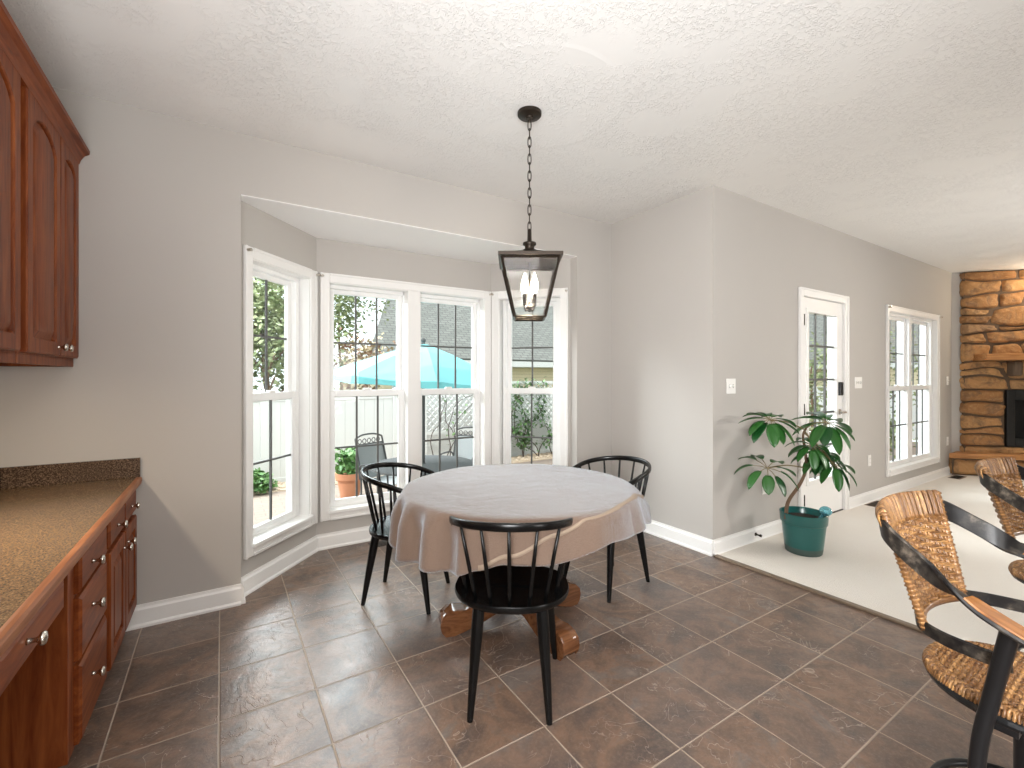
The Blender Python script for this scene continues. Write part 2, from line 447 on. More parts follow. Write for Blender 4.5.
def tag(o, label=None, cat=None, group=None, kind=None):
    if label: o['label'] = label
    if cat: o['category'] = cat
    if group: o['group'] = group
    if kind: o['kind'] = kind
    return o
def empty(name, loc=(0, 0, 0), rz=0.0, label=None, cat=None, group=None, kind=None):
    o = bpy.data.objects.new(name, None); COL.objects.link(o); o.empty_display_size = 0.1
    o.location = loc; o.rotation_euler = (0, 0, rz)
    return tag(o, label, cat, group, kind)
def struct(mb, name, mat, parent=None, label=None, cat=None, **kw):
    o = mb.build(name, mat, parent, **kw); o['kind'] = 'structure'
    if label: tag(o, label, cat)
    return o
def kids(o): return [c for c in bpy.data.objects if c.parent == o]
def copy_tree(o, parent=None):
    c = o.copy(); COL.objects.link(c)
    if parent is not None: c.parent = parent
    for ch in kids(o): copy_tree(ch, c)
    return c
def bez(pts, n=8):
    """Catmull-Rom through pts"""
    P = [Vector(p) for p in pts]; out = []
    for i in range(len(P) - 1):
        p0 = P[max(i - 1, 0)]; p1 = P[i]; p2 = P[i + 1]; p3 = P[min(i + 2, len(P) - 1)]
        for k in range(n):
            t = k / n
            out.append(0.5 * ((2 * p1) + (p2 - p0) * t + (2 * p0 - 5 * p1 + 4 * p2 - p3) * t * t + (3 * p1 - p0 - 3 * p2 + p3) * t ** 3))
    out.append(P[-1]); return out

# ================================================================== ROOM SHELL
CZ = 2.74
XL = -0.95          # left wall
YB = 3.10           # window wall, room side
XS = 3.065          # short return wall
YD = 2.06           # garden-door wall
YR = -3.6           # wall behind the camera
XE = 10.6
BAYZ = 2.385
P0, P1, P2, P3 = (0.096, 3.19), (0.612, 3.745), (2.14, 3.745), (2.646, 3.19)
FX = 8.40           # where the diagonal fireplace wall starts
ED = Vector((0.7071, -0.7071, 0)); EN = Vector((-0.7071, -0.7071, 0))

fl = MB().prism([(XL, YR), (XS, YR), (XS, YB), (2.646, YB), P3, P2, P1, P0, (0.096, YB), (XL, YB)], -0.10, 0.0)
struct(fl, 'floor', 'tile', label='brown slate-look tile floor with pale grout lines', cat='floor')
cp = MB().prism([(XS, YR), (XE, YR), (XE, 0.2), (8.7, YD), (XS, YD)], -0.10, 0.012)
struct(cp, 'floor_carpet', 'carpet', label='cream wall-to-wall carpet of the adjoining living room', cat='carpet')
struct(MB().box(XS - 0.018, XS + 0.022, YR, YD - 0.02, 0, 0.016), 'trim_1', plain('bronze_transition', (0.20, 0.145, 0.10), 0.4, 0.3), bevel=0.005)

cl = MB().prism([(XL, YR), (XE, YR), (XE, -0.15), (FX + 0.1, YD + 0.1), (XS + 0.1, YD + 0.1), (XS + 0.1, YB + 0.1), (XL, YB + 0.1)], CZ, CZ + 0.1)
struct(cl, 'ceiling', 'ceiling', label='white textured plaster ceiling', cat='ceiling')
struct(MB().prism([(0.097, YB + 0.001), (0.097, P0[1]), (P1[0] - .02, P1[1] + .05), (P2[0] + .02, P2[1] + .05), (2.645, P3[1]), (2.645, YB + 0.001)], BAYZ - .005, BAYZ + 0.08), 'ceiling_bay', 'soffit')

def wall_panel(p, q, z0, z1, th, holes, name, mat='wall', out=1):
    """Wall from p to q; thickness goes to the left of p->q when out=1. holes: (s0,s1,z0,z1)"""
    p = Vector((p[0], p[1], 0)); q = Vector((q[0], q[1], 0)); d = q - p; L = d.length; d.normalize(); n = Vector((-d.y, d.x, 0)) * out
    mb = MB(); mb.mx = Matrix((( d.x, n.x, 0, p.x), (d.y, n.y, 0, p.y), (0, 0, 1, 0), (0, 0, 0, 1)))
    xs = sorted({0.0, L, *[h[0] for h in holes], *[h[1] for h in holes]})
    for a, b in zip(xs[:-1], xs[1:]):
        m = (a + b) / 2; hs = sorted([h for h in holes if h[0] < m < h[1]], key=lambda h: h[2]); z = z0
        for h in hs:
            if h[2] > z: mb.box(a, b, 0, th, z, h[2])
            z = h[3]
        if z < z1: mb.box(a, b, 0, th, z, z1)
    o = struct(mb, name, mat)
    return o
# window geometry constants (casing rectangle z)
WZ0, WZ1 = 0.215, 2.12
HZ0, HZ1 = 0.275, 2.06
wall_panel((XL, YB), (XS, YB), 0, CZ, 0.09, [(0.096 - XL, 2.646 - XL, -1, BAYZ)], 'wall_back')
LB = math.hypot(P1[0] - P0[0], P1[1] - P0[1])
wall_panel(P0, P1, 0, BAYZ, 0.16, [(0.02 + .06, 0.74 - .06, HZ0, HZ1)], 'wall_bay_left')
CX0 = 0.637
wall_panel(P1, P2, 0, BAYZ, 0.16, [(CX0 - P1[0] + .06, CX0 - P1[0] + 1.495 - .06, HZ0, HZ1)], 'wall_bay_centre')
wall_panel(P2, P3, 0, BAYZ, 0.16, [(0.015 + .06, 0.73 - .06, HZ0, HZ1)], 'wall_bay_right')
struct(MB().box(XS, XS + 0.12, YD, YB + 0.09, 0, CZ), 'wall_short', 'wall')
DX0, DX1 = 4.37, 5.17
GX0, GX1 = 6.19, 7.86
wall_panel((XS + .12, YD), (FX, YD), 0, CZ, 0.14, [(DX0 - XS - .14, DX1 - XS - .10, -1, 2.06), (GX0 - XS - .06, GX1 - XS - .18, HZ0, HZ1)], 'wall_right')
fe = Vector((FX, YD, 0)) + ED * 3.1
wall_panel((FX, YD), (fe.x, fe.y), 0, CZ, 0.14, [], 'wall_fireplace')
struct(MB().box(XL - 0.1, XL, YR, YB + .09, 0, CZ), 'wall_left', 'wall')
struct(MB().box(XL, XE, YR - 0.1, YR, 0, CZ), 'wall_rear', 'wall')
struct(MB().box(XE, XE + 0.1, YR, fe.y + .1, 0, CZ), 'wall_east', 'wall')

# baseboards
def baseboard(pts, name):
    mb = MB()
    for p, q in zip(pts[:-1], pts[1:]):
        p = Vector((p[0], p[1], 0)); q = Vector((q[0], q[1], 0)); d = (q - p); L = d.length; d.normalize(); n = Vector((d.y, -d.x, 0))
        prof = [(0, 0), (0.024, 0), (0.024, 0.012), (0.016, 0.022), (0.015, 0.092), (0.009, 0.103), (0.007, 0.117), (0, 0.117)]
        ls = []
        for s in (0, L):
            ls.append([tuple(p + d * s + n * a + Vector((0, 0, z))) for a, z in prof])
        mb.loops(ls)
    return struct(mb, name, 'trim')
baseboard([(-0.43, YB), (0.096, YB)], 'baseboard_back')
baseboard([(0.096, YB - .012), (0.096, 3.19), P1, P2, P3, (2.646, YB)], 'baseboard_bay')
baseboard([(2.646, YB), (XS, YB), (XS, YD)], 'baseboard_short')
baseboard([(XS, YD), (DX0 - .075, YD)], 'baseboard_hall')
baseboard([(DX1 + .075, YD), (FX, YD)], 'baseboard_right')

# ------------------------------------------------------------------ windows
def window(name, p, d, s0, wid, units, cols, label, sh=0.0, mull=True):
    """p wall origin, d direction along the wall, s0 where the casing starts, wid casing width"""
    d = Vector((d[0], d[1], 0)).normalized(); n = Vector((-d.y, d.x, 0))
    root = empty(name, (p[0] + d.x * s0, p[1] + d.y * s0, 0), math.atan2(d.y, d.x), label, 'window', kind='structure')
    cw = 0.068
    c = MB()
    def casing_bar(x0, x1, z0, z1, outer):
        c.box(x0, x1, -0.016, 0.0, z0, z1)
        if outer == 'l': c.box(x0, x0 + .018, -0.024, -0.016, z0, z1)
        if outer == 'r': c.box(x1 - .018, x1, -0.024, -0.016, z0, z1)
        if outer == 't': c.box(x0, x1, -0.024, -0.016, z1 - .018, z1)
        if outer == 'b': c.box(x0, x1, -0.024, -0.016, z0, z0 + .018)
    casing_bar(0, cw, WZ0, WZ1, 'l'); casing_bar(wid - cw, wid, WZ0, WZ1, 'r')
    casing_bar(cw, wid - cw, WZ1 - cw, WZ1, 't'); casing_bar(cw, wid - cw, WZ0, WZ0 + cw, 'b')
    for a, b in zip(units[:-1], units[1:]):
        c.box(a[1] + .05, b[0] - .05, -0.014 if mull else .035, 0.13, WZ0 + cw, WZ1 - cw)
    c.build('casing', 'trim', root, bevel=0.004)
    MB().box(cw - .012, wid - cw + .012, -0.034, 0.10, WZ0 + cw - .018, WZ0 + cw + .010).build('sill', 'trim', root, bevel=0.006)
    j = MB(); i0, i1, k0, k1 = 0.06, wid - 0.06, HZ0, HZ1
    j.box(i0, cw + .004, 0, 0.16, k0, k1); j.box(wid - cw - .004, i1, 0, 0.16, k0, k1)
    j.box(i0, i1, 0, 0.16, k1 - .012, k1); j.box(i0, i1, 0, 0.16, k0, k0 + .012)
    j.build('jamb', 'trim', root)
    gz0, gz1, zm = 0.345, 1.985, 1.185
    for (a, b) in units:
        fr = MB()
        ea, eb = a - .052, b + .052
        fr.box(ea - .02, a - .038, 0.075 - sh, 0.16, HZ0 + .01, HZ1 - .01); fr.box(b + .038, eb + .02, 0.075 - sh, 0.16, HZ0 + .01, HZ1 - .01)
        fr.box(ea, eb, 0.075 - sh, 0.16, HZ1 - .04, HZ1 - .01); fr.box(ea, eb, 0.075 - sh, 0.16, HZ0 + .008, HZ0 + .035)
        fr.build('frame', 'vinyl', root, bevel=0.003)
        for nm, y, z0, z1 in (('upper_sash', 0.130 - sh, zm, gz1), ('lower_sash', 0.095 - sh, gz0, zm)):
            st = 0.042; sb = MB()
            top = 0.03 if nm == 'lower_sash' else 0.045
            bot = 0.045 if nm == 'lower_sash' else 0.03
            sb.box(a - st, a, y - .016, y + .016, z0 - bot, z1 + top); sb.box(b, b + st, y - .016, y + .016, z0 - bot, z1 + top)
            zl = z0 if nm == 'lower_sash' else z0 + .022
            zh = z1 - .022 if nm == 'lower_sash' else z1
            sb.box(a, b, y - .016, y + .016, z0 - bot, zl); sb.box(a, b, y - .016, y + .016, zh, z1 + top)
            so = sb.build(nm, 'vinyl', root, bevel=0.003)
            MB().box(a, b, y - .003, y + .003, zl, zh).build('pane', 'glass', so)
            mu = MB(); w = 0.0072
            for k in range(1, cols):
                x = a + (b - a) * k / cols
                mu.box(x - w, x + w, y - .006, y + .006, zl, zh)
            zc = (zl + zh) / 2
            mu.box(a, b, y - .0061, y + .0061, zc - w, zc + w)
            mu.build('muntin', 'muntin', so)
        lk = MB().box((a + b) / 2 - .03, (a + b) / 2 + .03, 0.078 - sh, 0.11 - sh, zm + .028, zm + .045)
        lk.build('sash_lock', 'white_plastic', root, bevel=0.004)
    for x in (0.012, wid - 0.012):
        MB().tube([(x, -0.022, WZ1 - .03), (x, -0.05, WZ1 - .03)], 0.010, 10).build('rod_bracket', 'nickel', root, smooth=False)
    return root
window('window_1', P0, (P1[0] - P0[0], P1[1] - P0[1]), 0.02, 0.72, [(0.156, 0.564)], 2, 'narrow white sash window on the left angled side of the bay')
window('window_2', P1, (1, 0), CX0 - P1[0], 1.495, [(0.125, 0.640), (0.855, 1.370)], 3, 'wide double white sash window in the middle of the bay')
window('window_3', P2, (P3[0] - P2[0], P3[1] - P2[1]), 0.015, 0.715, [(0.156, 0.559)], 2, 'narrow white sash window of the bay behind the lantern')
window('window_4', (GX0, YD), (1, 0), 0.0, GX1 - GX0, [(0.17, 0.755), (0.905, 1.49)], 3, 'white double sash window between garden door and stone fireplace', 0.045, False)

# ------------------------------------------------------------------ garden door
dr = empty('door_1', (DX0, YD, 0), 0, 'white garden door with tall gridded glass behind the plant', 'door', kind='structure')
dw = DX1 - DX0
cs = MB()
cs.box(-.075, -.005, -.018, 0, 0, 2.115); cs.box(dw + .005, dw + .075, -.018, 0, 0, 2.115); cs.box(-.005, dw + .005, -.018, 0, 2.045, 2.115)
cs.box(-.075, -.055, -.026, -.018, 0, 2.115); cs.box(dw + .055, dw + .075, -.026, -.018, 0, 2.115); cs.box(-.055, dw + .055, -.026, -.018, 2.095, 2.115)
cs.build('casing', 'trim', dr, bevel=0.004)
jb = MB(); jb.box(-.02, -.004, 0, .14, 0, 2.06); jb.box(dw + .004, dw + .02, 0, .14, 0, 2.06); jb.box(-.004, dw + .004, 0, .14, 2.044, 2.06)
jb.build('jamb', 'trim', dr)
lx0, lx1, lz0, lz1 = 0.12, dw - .12, 0.36, 1.92
sl = MB(); y0, y1 = 0.012, 0.056
sl.box(0, lx0, y0, y1, 0.02, 2.04); sl.box(lx1, dw, y0, y1, 0.02, 2.04); sl.box(lx0, lx1, y0, y1, 0.02, lz0); sl.box(lx0, lx1, y0, y1, lz1, 2.04)
slab = sl.build('door_slab', 'trim', dr)
lf = MB()
for a in ((lx0 - .028, lx0 + .012, lz0 - .028, lz1 + .028), (lx1 - .012, lx1 + .028, lz0 - .028, lz1 + .028), (lx0 + .012, lx1 - .012, lz0 - .028, lz0 + .012), (lx0 + .012, lx1 - .012, lz1 - .012, lz1 + .028)):
    lf.box(a[0], a[1], 0.002, 0.066, a[2], a[3])
lf.build('glass_frame', 'trim', slab, bevel=0.004)
MB().box(lx0, lx1, .030, .036, lz0, lz1).build('pane', 'glass', slab)
mu = MB()
for k in (1, 2):
    x = lx0 + (lx1 - lx0) * k / 3; mu.box(x - .010, x + .010, .026, .040, lz0, lz1)
for k in range(1, 5):
    z = lz0 + (lz1 - lz0) * k / 5; mu.box(lx0, lx1, .0262, .0398, z - .010, z + .010)
mu.build('muntin', 'muntin', slab)
for z in (0.22, 1.03, 1.83):
    MB().tube([(.006, -.012, z - .05), (.006, -.012, z + .05)], .009, 8).build('hinge', 'bronze', dr)
kp = MB().box(dw - .10, dw - .035, -.018, .012, 1.14, 1.27).build('keypad_lock', 'black_metal', dr, bevel=.006)
MB().tube([(dw - .067, .012, .98), (dw - .067, -.05, .98), (dw - .085, -.055, .98), (dw - .17, -.052, .978)], .011, 8).build('lever_handle', 'nickel', dr)
MB().lathe([(.028, 0), (.028, .012)], 16).build('rose', 'nickel', dr)
bpy.data.objects['rose'].rotation_euler = (R(90), 0, 0); bpy.data.objects['rose'].location = (dw - .067, .012, .98)
MB().box(-.004, dw + .004, 0, .14, 0, .02).build('threshold', 'bronze', dr)

# ------------------------------------------------------------------ plates
def plate(x, z, gangs, label, outlet=False, name=None, rockers=False):
    w = 0.07 + 0.046 * (gangs - 1)
    o = empty('wall_outlet' if outlet else 'light_switch', (x, YD - .001, z), 0, label, 'outlet' if outlet else 'light switch')
    MB().box(-w / 2, w / 2, -.006, 0, -.058, .058).build('cover_plate', 'white_plastic', o, bevel=.003)
    for g in range(gangs):
        gx = (g - (gangs - 1) / 2) * .046
        if outlet:
            for s in (-.021, .021):
                so = MB().box(gx - .016, gx + .016, -.009, -.006, s - .014, s + .014).build('socket', 'white_plastic', o, bevel=.002)
                MB().box(gx - .008, gx - .005, -.0095, -.009, s - .005, s + .006).box(gx + .005, gx + .008, -.0095, -.009, s - .005, s + .006).build('slot', 'slot', so)
        else:
            MB().box(gx - .006, gx + .006, -.008, -.006, -.014, .014).build('toggle_slot', 'slot', o)
            MB().box(gx - .004, gx + .004, -.018, -.006, -.004, .008).build('toggle', 'white_plastic', o, bevel=.001)
    return o
plate(3.285, 1.25, 2, 'white two-toggle switch plate beside the wall corner above the plant')
plate(5.50, 1.262, 3, 'white three-toggle switch plate between door and window')
plate(5.765, 0.44, 1, 'white wall outlet low between garden door and window', True)
plate(3.75, 0.42, 1, 'white wall outlet behind the potted plant', True)
plate(8.22, 1.27, 1, 'white single switch plate near the stone fireplace')
plate(8.22, 0.46, 1, 'white wall outlet beside the stone fireplace hearth', True)
ds = MB().tube([(3.60, YD - .015, .065), (3.60, YD - .075, .065)], [.009, .009], 10).lathe([(.0, 0), (.0, 0)], 3)
ds = MB().tube([(3.60, YD - .013, .065), (3.60, YD - .02, .065), (3.60, YD - .021, .065), (3.60, YD - .05, .065), (3.60, YD - .051, .065), (3.60, YD - .062, .065)], [.014, .014, .006, .006, .011, .011], 12)
tag(ds.build('door_stop', 'bronze'), 'small dark door stop on baseboard beside the plant', 'door stop')

def register(x, y, L, Wd, label, rz=0, z=0.0, mat='brass_vent'):
    o = empty('floor_register', (x, y, z), rz, label, 'floor vent')
    MB().box(-L / 2, L / 2, -Wd / 2, Wd / 2, 0, .004).build('frame', mat, o, bevel=.002)
    s = MB()
    k = 9
    for i in range(k):
        xx = -L / 2 + .02 + (L - .04) * i / (k - 1)
        s.box(xx - .004, xx + .004, -Wd / 2 + .02, Wd / 2 - .02, .004, .007)
    s.build('louvre', 'dark', o)
register(1.12, 3.62, .28, .12, 'dark floor vent in the tile below the bay window', 0, 0.0, 'bronze')
register(5.70, 1.97, .30, .11, 'brown floor vent in the carpet beside the garden door', 0, 0.012)
register(8.10, 1.93, .28, .12, 'brown floor vent in the carpet by the hearth', 0, 0.012)

# recessed lamp by the fireplace
rc = empty('recessed_ceiling_light', (8.95, 1.15, CZ), 0, 'round recessed lamp in the ceiling above the fireplace', 'ceiling light')
MB().lathe([(.095, -.006), (.095, 0), (.07, 0), (.07, -.006)], 28, cap0=False, cap1=False).build('trim_ring', 'white_plastic', rc)
MB().lathe([(.07, -.003), (.001, -.003)], 28, cap0=False).build('lens', 'lens', rc)
lamp('fireplace_spot', 'POINT', (8.78, 0.98, CZ - .25), 24, (1, 0.83, 0.6), .06)

# ------------------------------------------------------------------ fireplace
def fpt(s, n, z=0.0):
    p = Vector((FX, YD, 0)) + ED * s + EN * n
    return Vector((p.x, p.y, z))
fmx = Matrix(((ED.x, EN.x, 0, FX), (ED.y, EN.y, 0, YD), (0, 0, 1, 0), (0, 0, 0, 1)))   # local x along the face, y into the room
fp = empty('fireplace', (FX, YD, 0), math.atan2(ED.y, ED.x), 'tan field-stone corner fireplace reaching up to the ceiling', 'fireplace')
FS = Matrix.Diagonal((1, -1, 1, 1))  # after the Empty's own turn local +y points into the wall, so flip
S0, S1 = 0.085, 2.75
FB0, FB1, FZ0, FZ1 = 0.56, 1.52, 0.40, 1.15
bk = MB(); bk.mx = FS; k_ = .03
bk.box(S0 + k_, FB0, .002, .05, .3, CZ - .01); bk.box(FB1, S1, .002, .05, .3, CZ - .01); bk.box(FB0, FB1, .002, .05, FZ1, CZ - .01); bk.box(FB0, FB1, .002, .05, .3, FZ0)
bk.build('mortar_backing', 'mortar', fp)
def wav(seed):
    r_ = random.Random(seed); q = [(r_.uniform(2, 5), r_.uniform(0, 6.28), r_.uniform(.4, 1)), (r_.uniform(6, 11), r_.uniform(0, 6.28), r_.uniform(.2, .6))]
    return lambda x: sum(a_ * math.sin(f_ * x + p_) for f_, p_, a_ in q)
def stone(mb, xl, xr, zl, zh, y, rnd):
    """one lumpy stone between left/right edges xl(v), xr(v) and lower/upper edges zl(x), zh(x)"""
    nx, nz = 14, 9; bul = rnd.uniform(.02, .055); ph = [rnd.uniform(0, 6.28) for _ in range(6)]; V = []; F = []
    w = xr(.5) - xl(.5); h = zh((xl(.5) + xr(.5)) / 2) - zl((xl(.5) + xr(.5)) / 2)
    gu, gv = min(.12, .003 / max(w, .02)), min(.12, .002 / max(h, .02)); tx, tz = rnd.uniform(-.02, .02), rnd.uniform(-.025, .015)
    for j in range(nz + 1):
        for i in range(nx + 1):
            u, v = i / nx, j / nz
            uu, vv = 2 * u - 1, 2 * v - 1
            cu = uu * (1 - .07 * abs(vv) ** 5); cvv = vv * (1 - .07 * abs(uu) ** 6)
            a_, b_ = .5 + .5 * cu * (1 - 2 * gu), .5 + .5 * cvv * (1 - 2 * gv)
            x = xl(b_) * (1 - a_) + xr(b_) * a_
            z = zl(x) * (1 - b_) + zh(x) * b_
            e = (1 - abs(uu) ** 7) * (1 - abs(vv) ** 5)
            yy = y + bul * max(e, 0) ** .5 * (1 + .25 * math.sin(4 * uu + ph[2]) * math.sin(2.5 * vv + ph[3])) + tx * uu + tz * vv + .006 * math.sin(9 * uu + 6 * vv + ph[4])
            if i in (0, nx) or j in (0, nz): yy = min(yy, y) - .035
            V.append((x, yy, z))
    for j in range(nz):
        for i in range(nx):
            k = j * (nx + 1) + i; F.append((k, k + 1, k + nx + 2, k + nx + 1))
    mb.add(V, F)
def stones(mb, x0, x1, levels, y, rnd, holes=(), flat=(), amp=.022, wmin=.22, wmax=.75):
    fn = [(wav(rnd.random()), 0 if z in flat or z in (levels[0], levels[-1]) else amp) for z in levels]
    for j in range(len(levels) - 1):
        za, zb = levels[j], levels[j + 1]
        lo = (lambda x, z=za, f=fn[j]: z + f[0](x) * f[1]); hi = (lambda x, z=zb, f=fn[j + 1]: z + f[0](x) * f[1])
        spans = [(x0, x1)]
        for (ha, hb_, hc, hd) in holes:
            if za < hd - 1e-4 and zb > hc + 1e-4: spans = [(x0, ha), (hb_, x1)]
        for a, b in spans:
            xs_ = [a]
            while b - xs_[-1] > wmax: xs_.append(xs_[-1] + rnd.uniform(wmin, wmax))
            if b - xs_[-1] < wmin * .6 and len(xs_) > 1: xs_.pop()
            xs_.append(b)
            sl_ = [0] + [rnd.uniform(-.13, .13) for _ in xs_[1:-1]] + [0]
            for k in range(len(xs_) - 1):
                L_ = (lambda v, x=xs_[k], q=sl_[k]: x + q * (v - .5)); R_ = (lambda v, x=xs_[k + 1], q=sl_[k + 1]: x + q * (v - .5))
                h = zb - za
                if h > .19 and rnd.random() < .25:
                    f_ = rnd.uniform(.4, .6); wv_ = wav(rnd.random())
                    md = (lambda x, lo=lo, hi=hi, f_=f_, wv_=wv_: lo(x) * (1 - f_) + hi(x) * f_ + .012 * wv_(x * 1.5))
                    stone(mb, L_, R_, lo, md, y, rnd); stone(mb, L_, R_, md, hi, y, rnd)
                else: stone(mb, L_, R_, lo, hi, y, rnd)
rn = random.Random(11)
sm = MB(); sm.mx = FS
stones(sm, S0, S1, [.30, FZ0, .53, .66, .79, .96, FZ1, 1.31, 1.53, 1.79, 1.93, 2.02, 2.27, 2.44, 2.62, CZ - .002], .055, rn, [(FB0, FB1, FZ0, FZ1)], (FZ0, FZ1), amp=.040)
sm.build('stone_face', 'stone', fp, smooth=True)
# mantel shelf
mt = MB(); mt.mx = FS
mt.box(.20, 1.85, .04, .30, 1.535, 1.62)
mt.build('mantel_shelf', 'mantel', fp, bevel=.012)
for x in (.62, 1.46):
    cb = MB(); cb.mx = FS
    cb.box(x - .05, x + .05, .05, .20, 1.33, 1.53); cb.build('corbel', 'mortar', fp, bevel=.03)
# firebox insert
fi = MB(); fi.mx = FS
fi.box(FB0, FB0 + .09, .03, .095, FZ0, FZ1); fi.box(FB1 - .09, FB1, .03, .095, FZ0, FZ1); fi.box(FB0 + .09, FB1 - .09, .03, .095, FZ1 - .13, FZ1); fi.box(FB0 + .09, FB1 - .09, .03, .095, FZ0, FZ0 + .11)
ins = fi.build('fire_surround', 'dark', fp, bevel=.008)
g = MB(); g.mx = FS; g.box(FB0 + .09, FB1 - .09, .055, .062, FZ0 + .11, FZ1 - .13)
g.build('fire_glass', plain('dark_fire_glass', (0.004, 0.005, 0.006), 0.12), ins)
# raised hearth
flip = lambda s, n: (s, -n)
hs = MB(); pl = [flip(-.13, .13), flip(.02, 0.005), flip(S1, .005), flip(S1, .42), flip(-.055, .42)]
hw = lambda d, o: [flip(.004 - o, .06), flip(.03, .01), flip(S1, .01), flip(S1, d), flip(-d + .055 - o, d)]
hb = MB().prism(hw(.13, 0), 0.012, .245); hb.build('hearth_base', 'mortar', fp)
hst = MB(); hst.mx = FS
stones(hst, -.09, S1, [.012, .245], .125, rn, wmin=.3, wmax=.7); hst.build('hearth_stone', 'stone', fp, smooth=True)
MB().prism(hw(.22, .0), .245, .315).build('hearth_slab', 'mantel', fp, bevel=.012)

# ================================================================== CABINETS ON THE LEFT WALL
def door_front(mb, y0, y1, z0, z1, x, arch=False, raised=True, stile=.055, th=.021):
    """raised-panel front facing +X with its back on x"""
    cy, w, h = (y0 + y1) / 2, y1 - y0, z1 - z0
    xf = x + th
    iy0, iy1, iz0, iz1 = y0 + stile, y1 - stile, z0 + stile, z1 - stile
    top = iz1
    def opening(m):
        a, b, c = iy0 + m, iy1 - m, iz0 + m
        pts = [(a, c), (b, c)]
        if arch:
            rise = min(.075, (b - a) * .26); spring = top - m - rise
            k = 14
            for i in range(k + 1):
                t = i / k
                yy = b + (a - b) * t
                s = 1 - (2 * t - 1) ** 2
                pts.append((yy, spring + rise * s ** .75))
        else: pts += [(b, top - m), (a, top - m)]
        return pts
    inner = opening(0)
    cz = (iz0 + iz1) / 2
    def hit(poly, ang):
        dx, dz = math.cos(ang), math.sin(ang); best = None
        for i in range(len(poly)):
            p, q = poly[i], poly[(i + 1) % len(poly)]
            ex, ez = q[0] - p[0], q[1] - p[1]; den = dx * ez - dz * ex
            if abs(den) < 1e-12: continue
            t = ((p[0] - cy) * ez - (p[1] - cz) * ex) / den; s = ((p[0] - cy) * dz - (p[1] - cz) * dx) / den
            if t > 0 and -1e-6 <= s <= 1 + 1e-6 and (best is None or t < best): best = t
        return (cy + dx * best, cz + dz * best)
    rect = [(y0, z0), (y1, z0), (y1, z1), (y0, z1)]
    angs = [2 * PI * i / 64 for i in range(64)]
    for poly in (rect, inner): angs += [math.atan2(p[1] - cz, p[0] - cy) % (2 * PI) for p in poly]
    angs = sorted(set(round(a, 6) for a in angs))
    A = lambda poly, xx: [(xx, *hit(poly, a)) for a in angs]
    r2 = [(y0 + .005, z0 + .005), (y1 - .005, z0 + .005), (y1 - .005, z1 - .005), (y0 + .005, z1 - .005)]
    ls = [A(rect, x), A(rect, xf - .005), A(r2, xf), A(inner, xf), A(opening(.004), xf - .004), A(opening(.006), xf - .014), A(opening(.011), xf - .014), A(opening(.032), xf - .003), A(opening(.036), xf - .0015)]
    mb.loops(ls)
    return mb
def knob(x, y, z, parent):
    k = MB(); k.mx = Matrix.Translation((x, y, z)) @ Matrix.Rotation(R(90), 4, 'Y')
    k.lathe([(.008, 0), (.006, .004), (.0055, .016), (.009, .020), (.0155, .024), (.0165, .029), (.014, .033), (.006, .035)], 16)
    return k.build('knob', 'nickel', parent, smooth=True)

# --- upper cabinets
UF = -0.622; UD = -0.603   # face frame, door face
def upper(y0, y1, label, doors, knobs):
    c = empty('wall_cabinet', ((XL + UF) / 2, (y0 + y1) / 2, 1.37), 0, label, 'kitchen cabinet')
    ox, oy = (XL + UF) / 2, (y0 + y1) / 2
    T = Matrix.Translation((-ox, -oy, -1.37))
    b = MB(); b.mx = T
    b.box(XL + .003, UF, y0, y1 - .002, 1.405, 2.42)
    b.box(UF - .02, UF, y0, y1 - .002, 1.37, 1.405); b.box(XL + .003, UF - .02, y1 - .02, y1 - .002, 1.37, 1.405); b.box(XL + .003, UF - .02, y0, y0 + .018, 1.37, 1.405)
    b.build('body', 'cherry', c, bevel=.002)
    for (a, d), (ky, kz) in zip(doors, knobs):
        m = MB(); m.mx = T; door_front(m, a, d, 1.412, 2.395, UF, arch=True)
        o = m.build('door', 'cherry', c); smooth_angle(o, 25)
        k = knob(UD - ox, ky - oy, kz - 1.37, o)
    return c
upper(2.345, YB, 'cherry wall cabinet with two arched doors against the window wall', [(2.375, 2.785), (2.79, 3.092)], [(2.745, 1.45), (2.83, 1.45)])
upper(1.45, 2.340, 'cherry wall cabinet at the photo edge, its near door cut off', [(1.48, 1.885), (1.89, 2.31)], [(1.85, 1.45), (1.93, 1.45)])
cr = MB(); prof = [(UF - .03, 2.385), (UF + .022, 2.385), (UF + .026, 2.400), (UF + .030, 2.410), (UF + .042, 2.430), (UF + .060, 2.442), (UF + .062, 2.458), (UF - .03, 2.458)]
# continuous crown along both cabinets
cr.loops([[(x, y, z) for x, z in prof] for y in (1.45, YB - .002)])
cr.build('crown_molding', 'cherry_h')
tag(bpy.data.objects['crown_molding'], 'cherry crown molding running along the top of the wall cabinets', 'crown molding')
uf = empty('under_cabinet_light', (-.70, 2.03, 1.405), 0, 'slim lit lamp bar under the cherry wall cabinet', 'light')
MB().box(-.03, .03, -.25, .25, -.022, 0).build('housing', 'white_plastic', uf, bevel=.003)
MB().box(-.022, .022, -.24, .24, -.026, -.022).build('lens', 'lens', uf)
lamp('under_cabinet_lamp', 'AREA', (-.70, 2.03, 1.366), 9.5, (1, 0.82, 0.60), .06, .45, aim=(-.70, 2.03, 0))

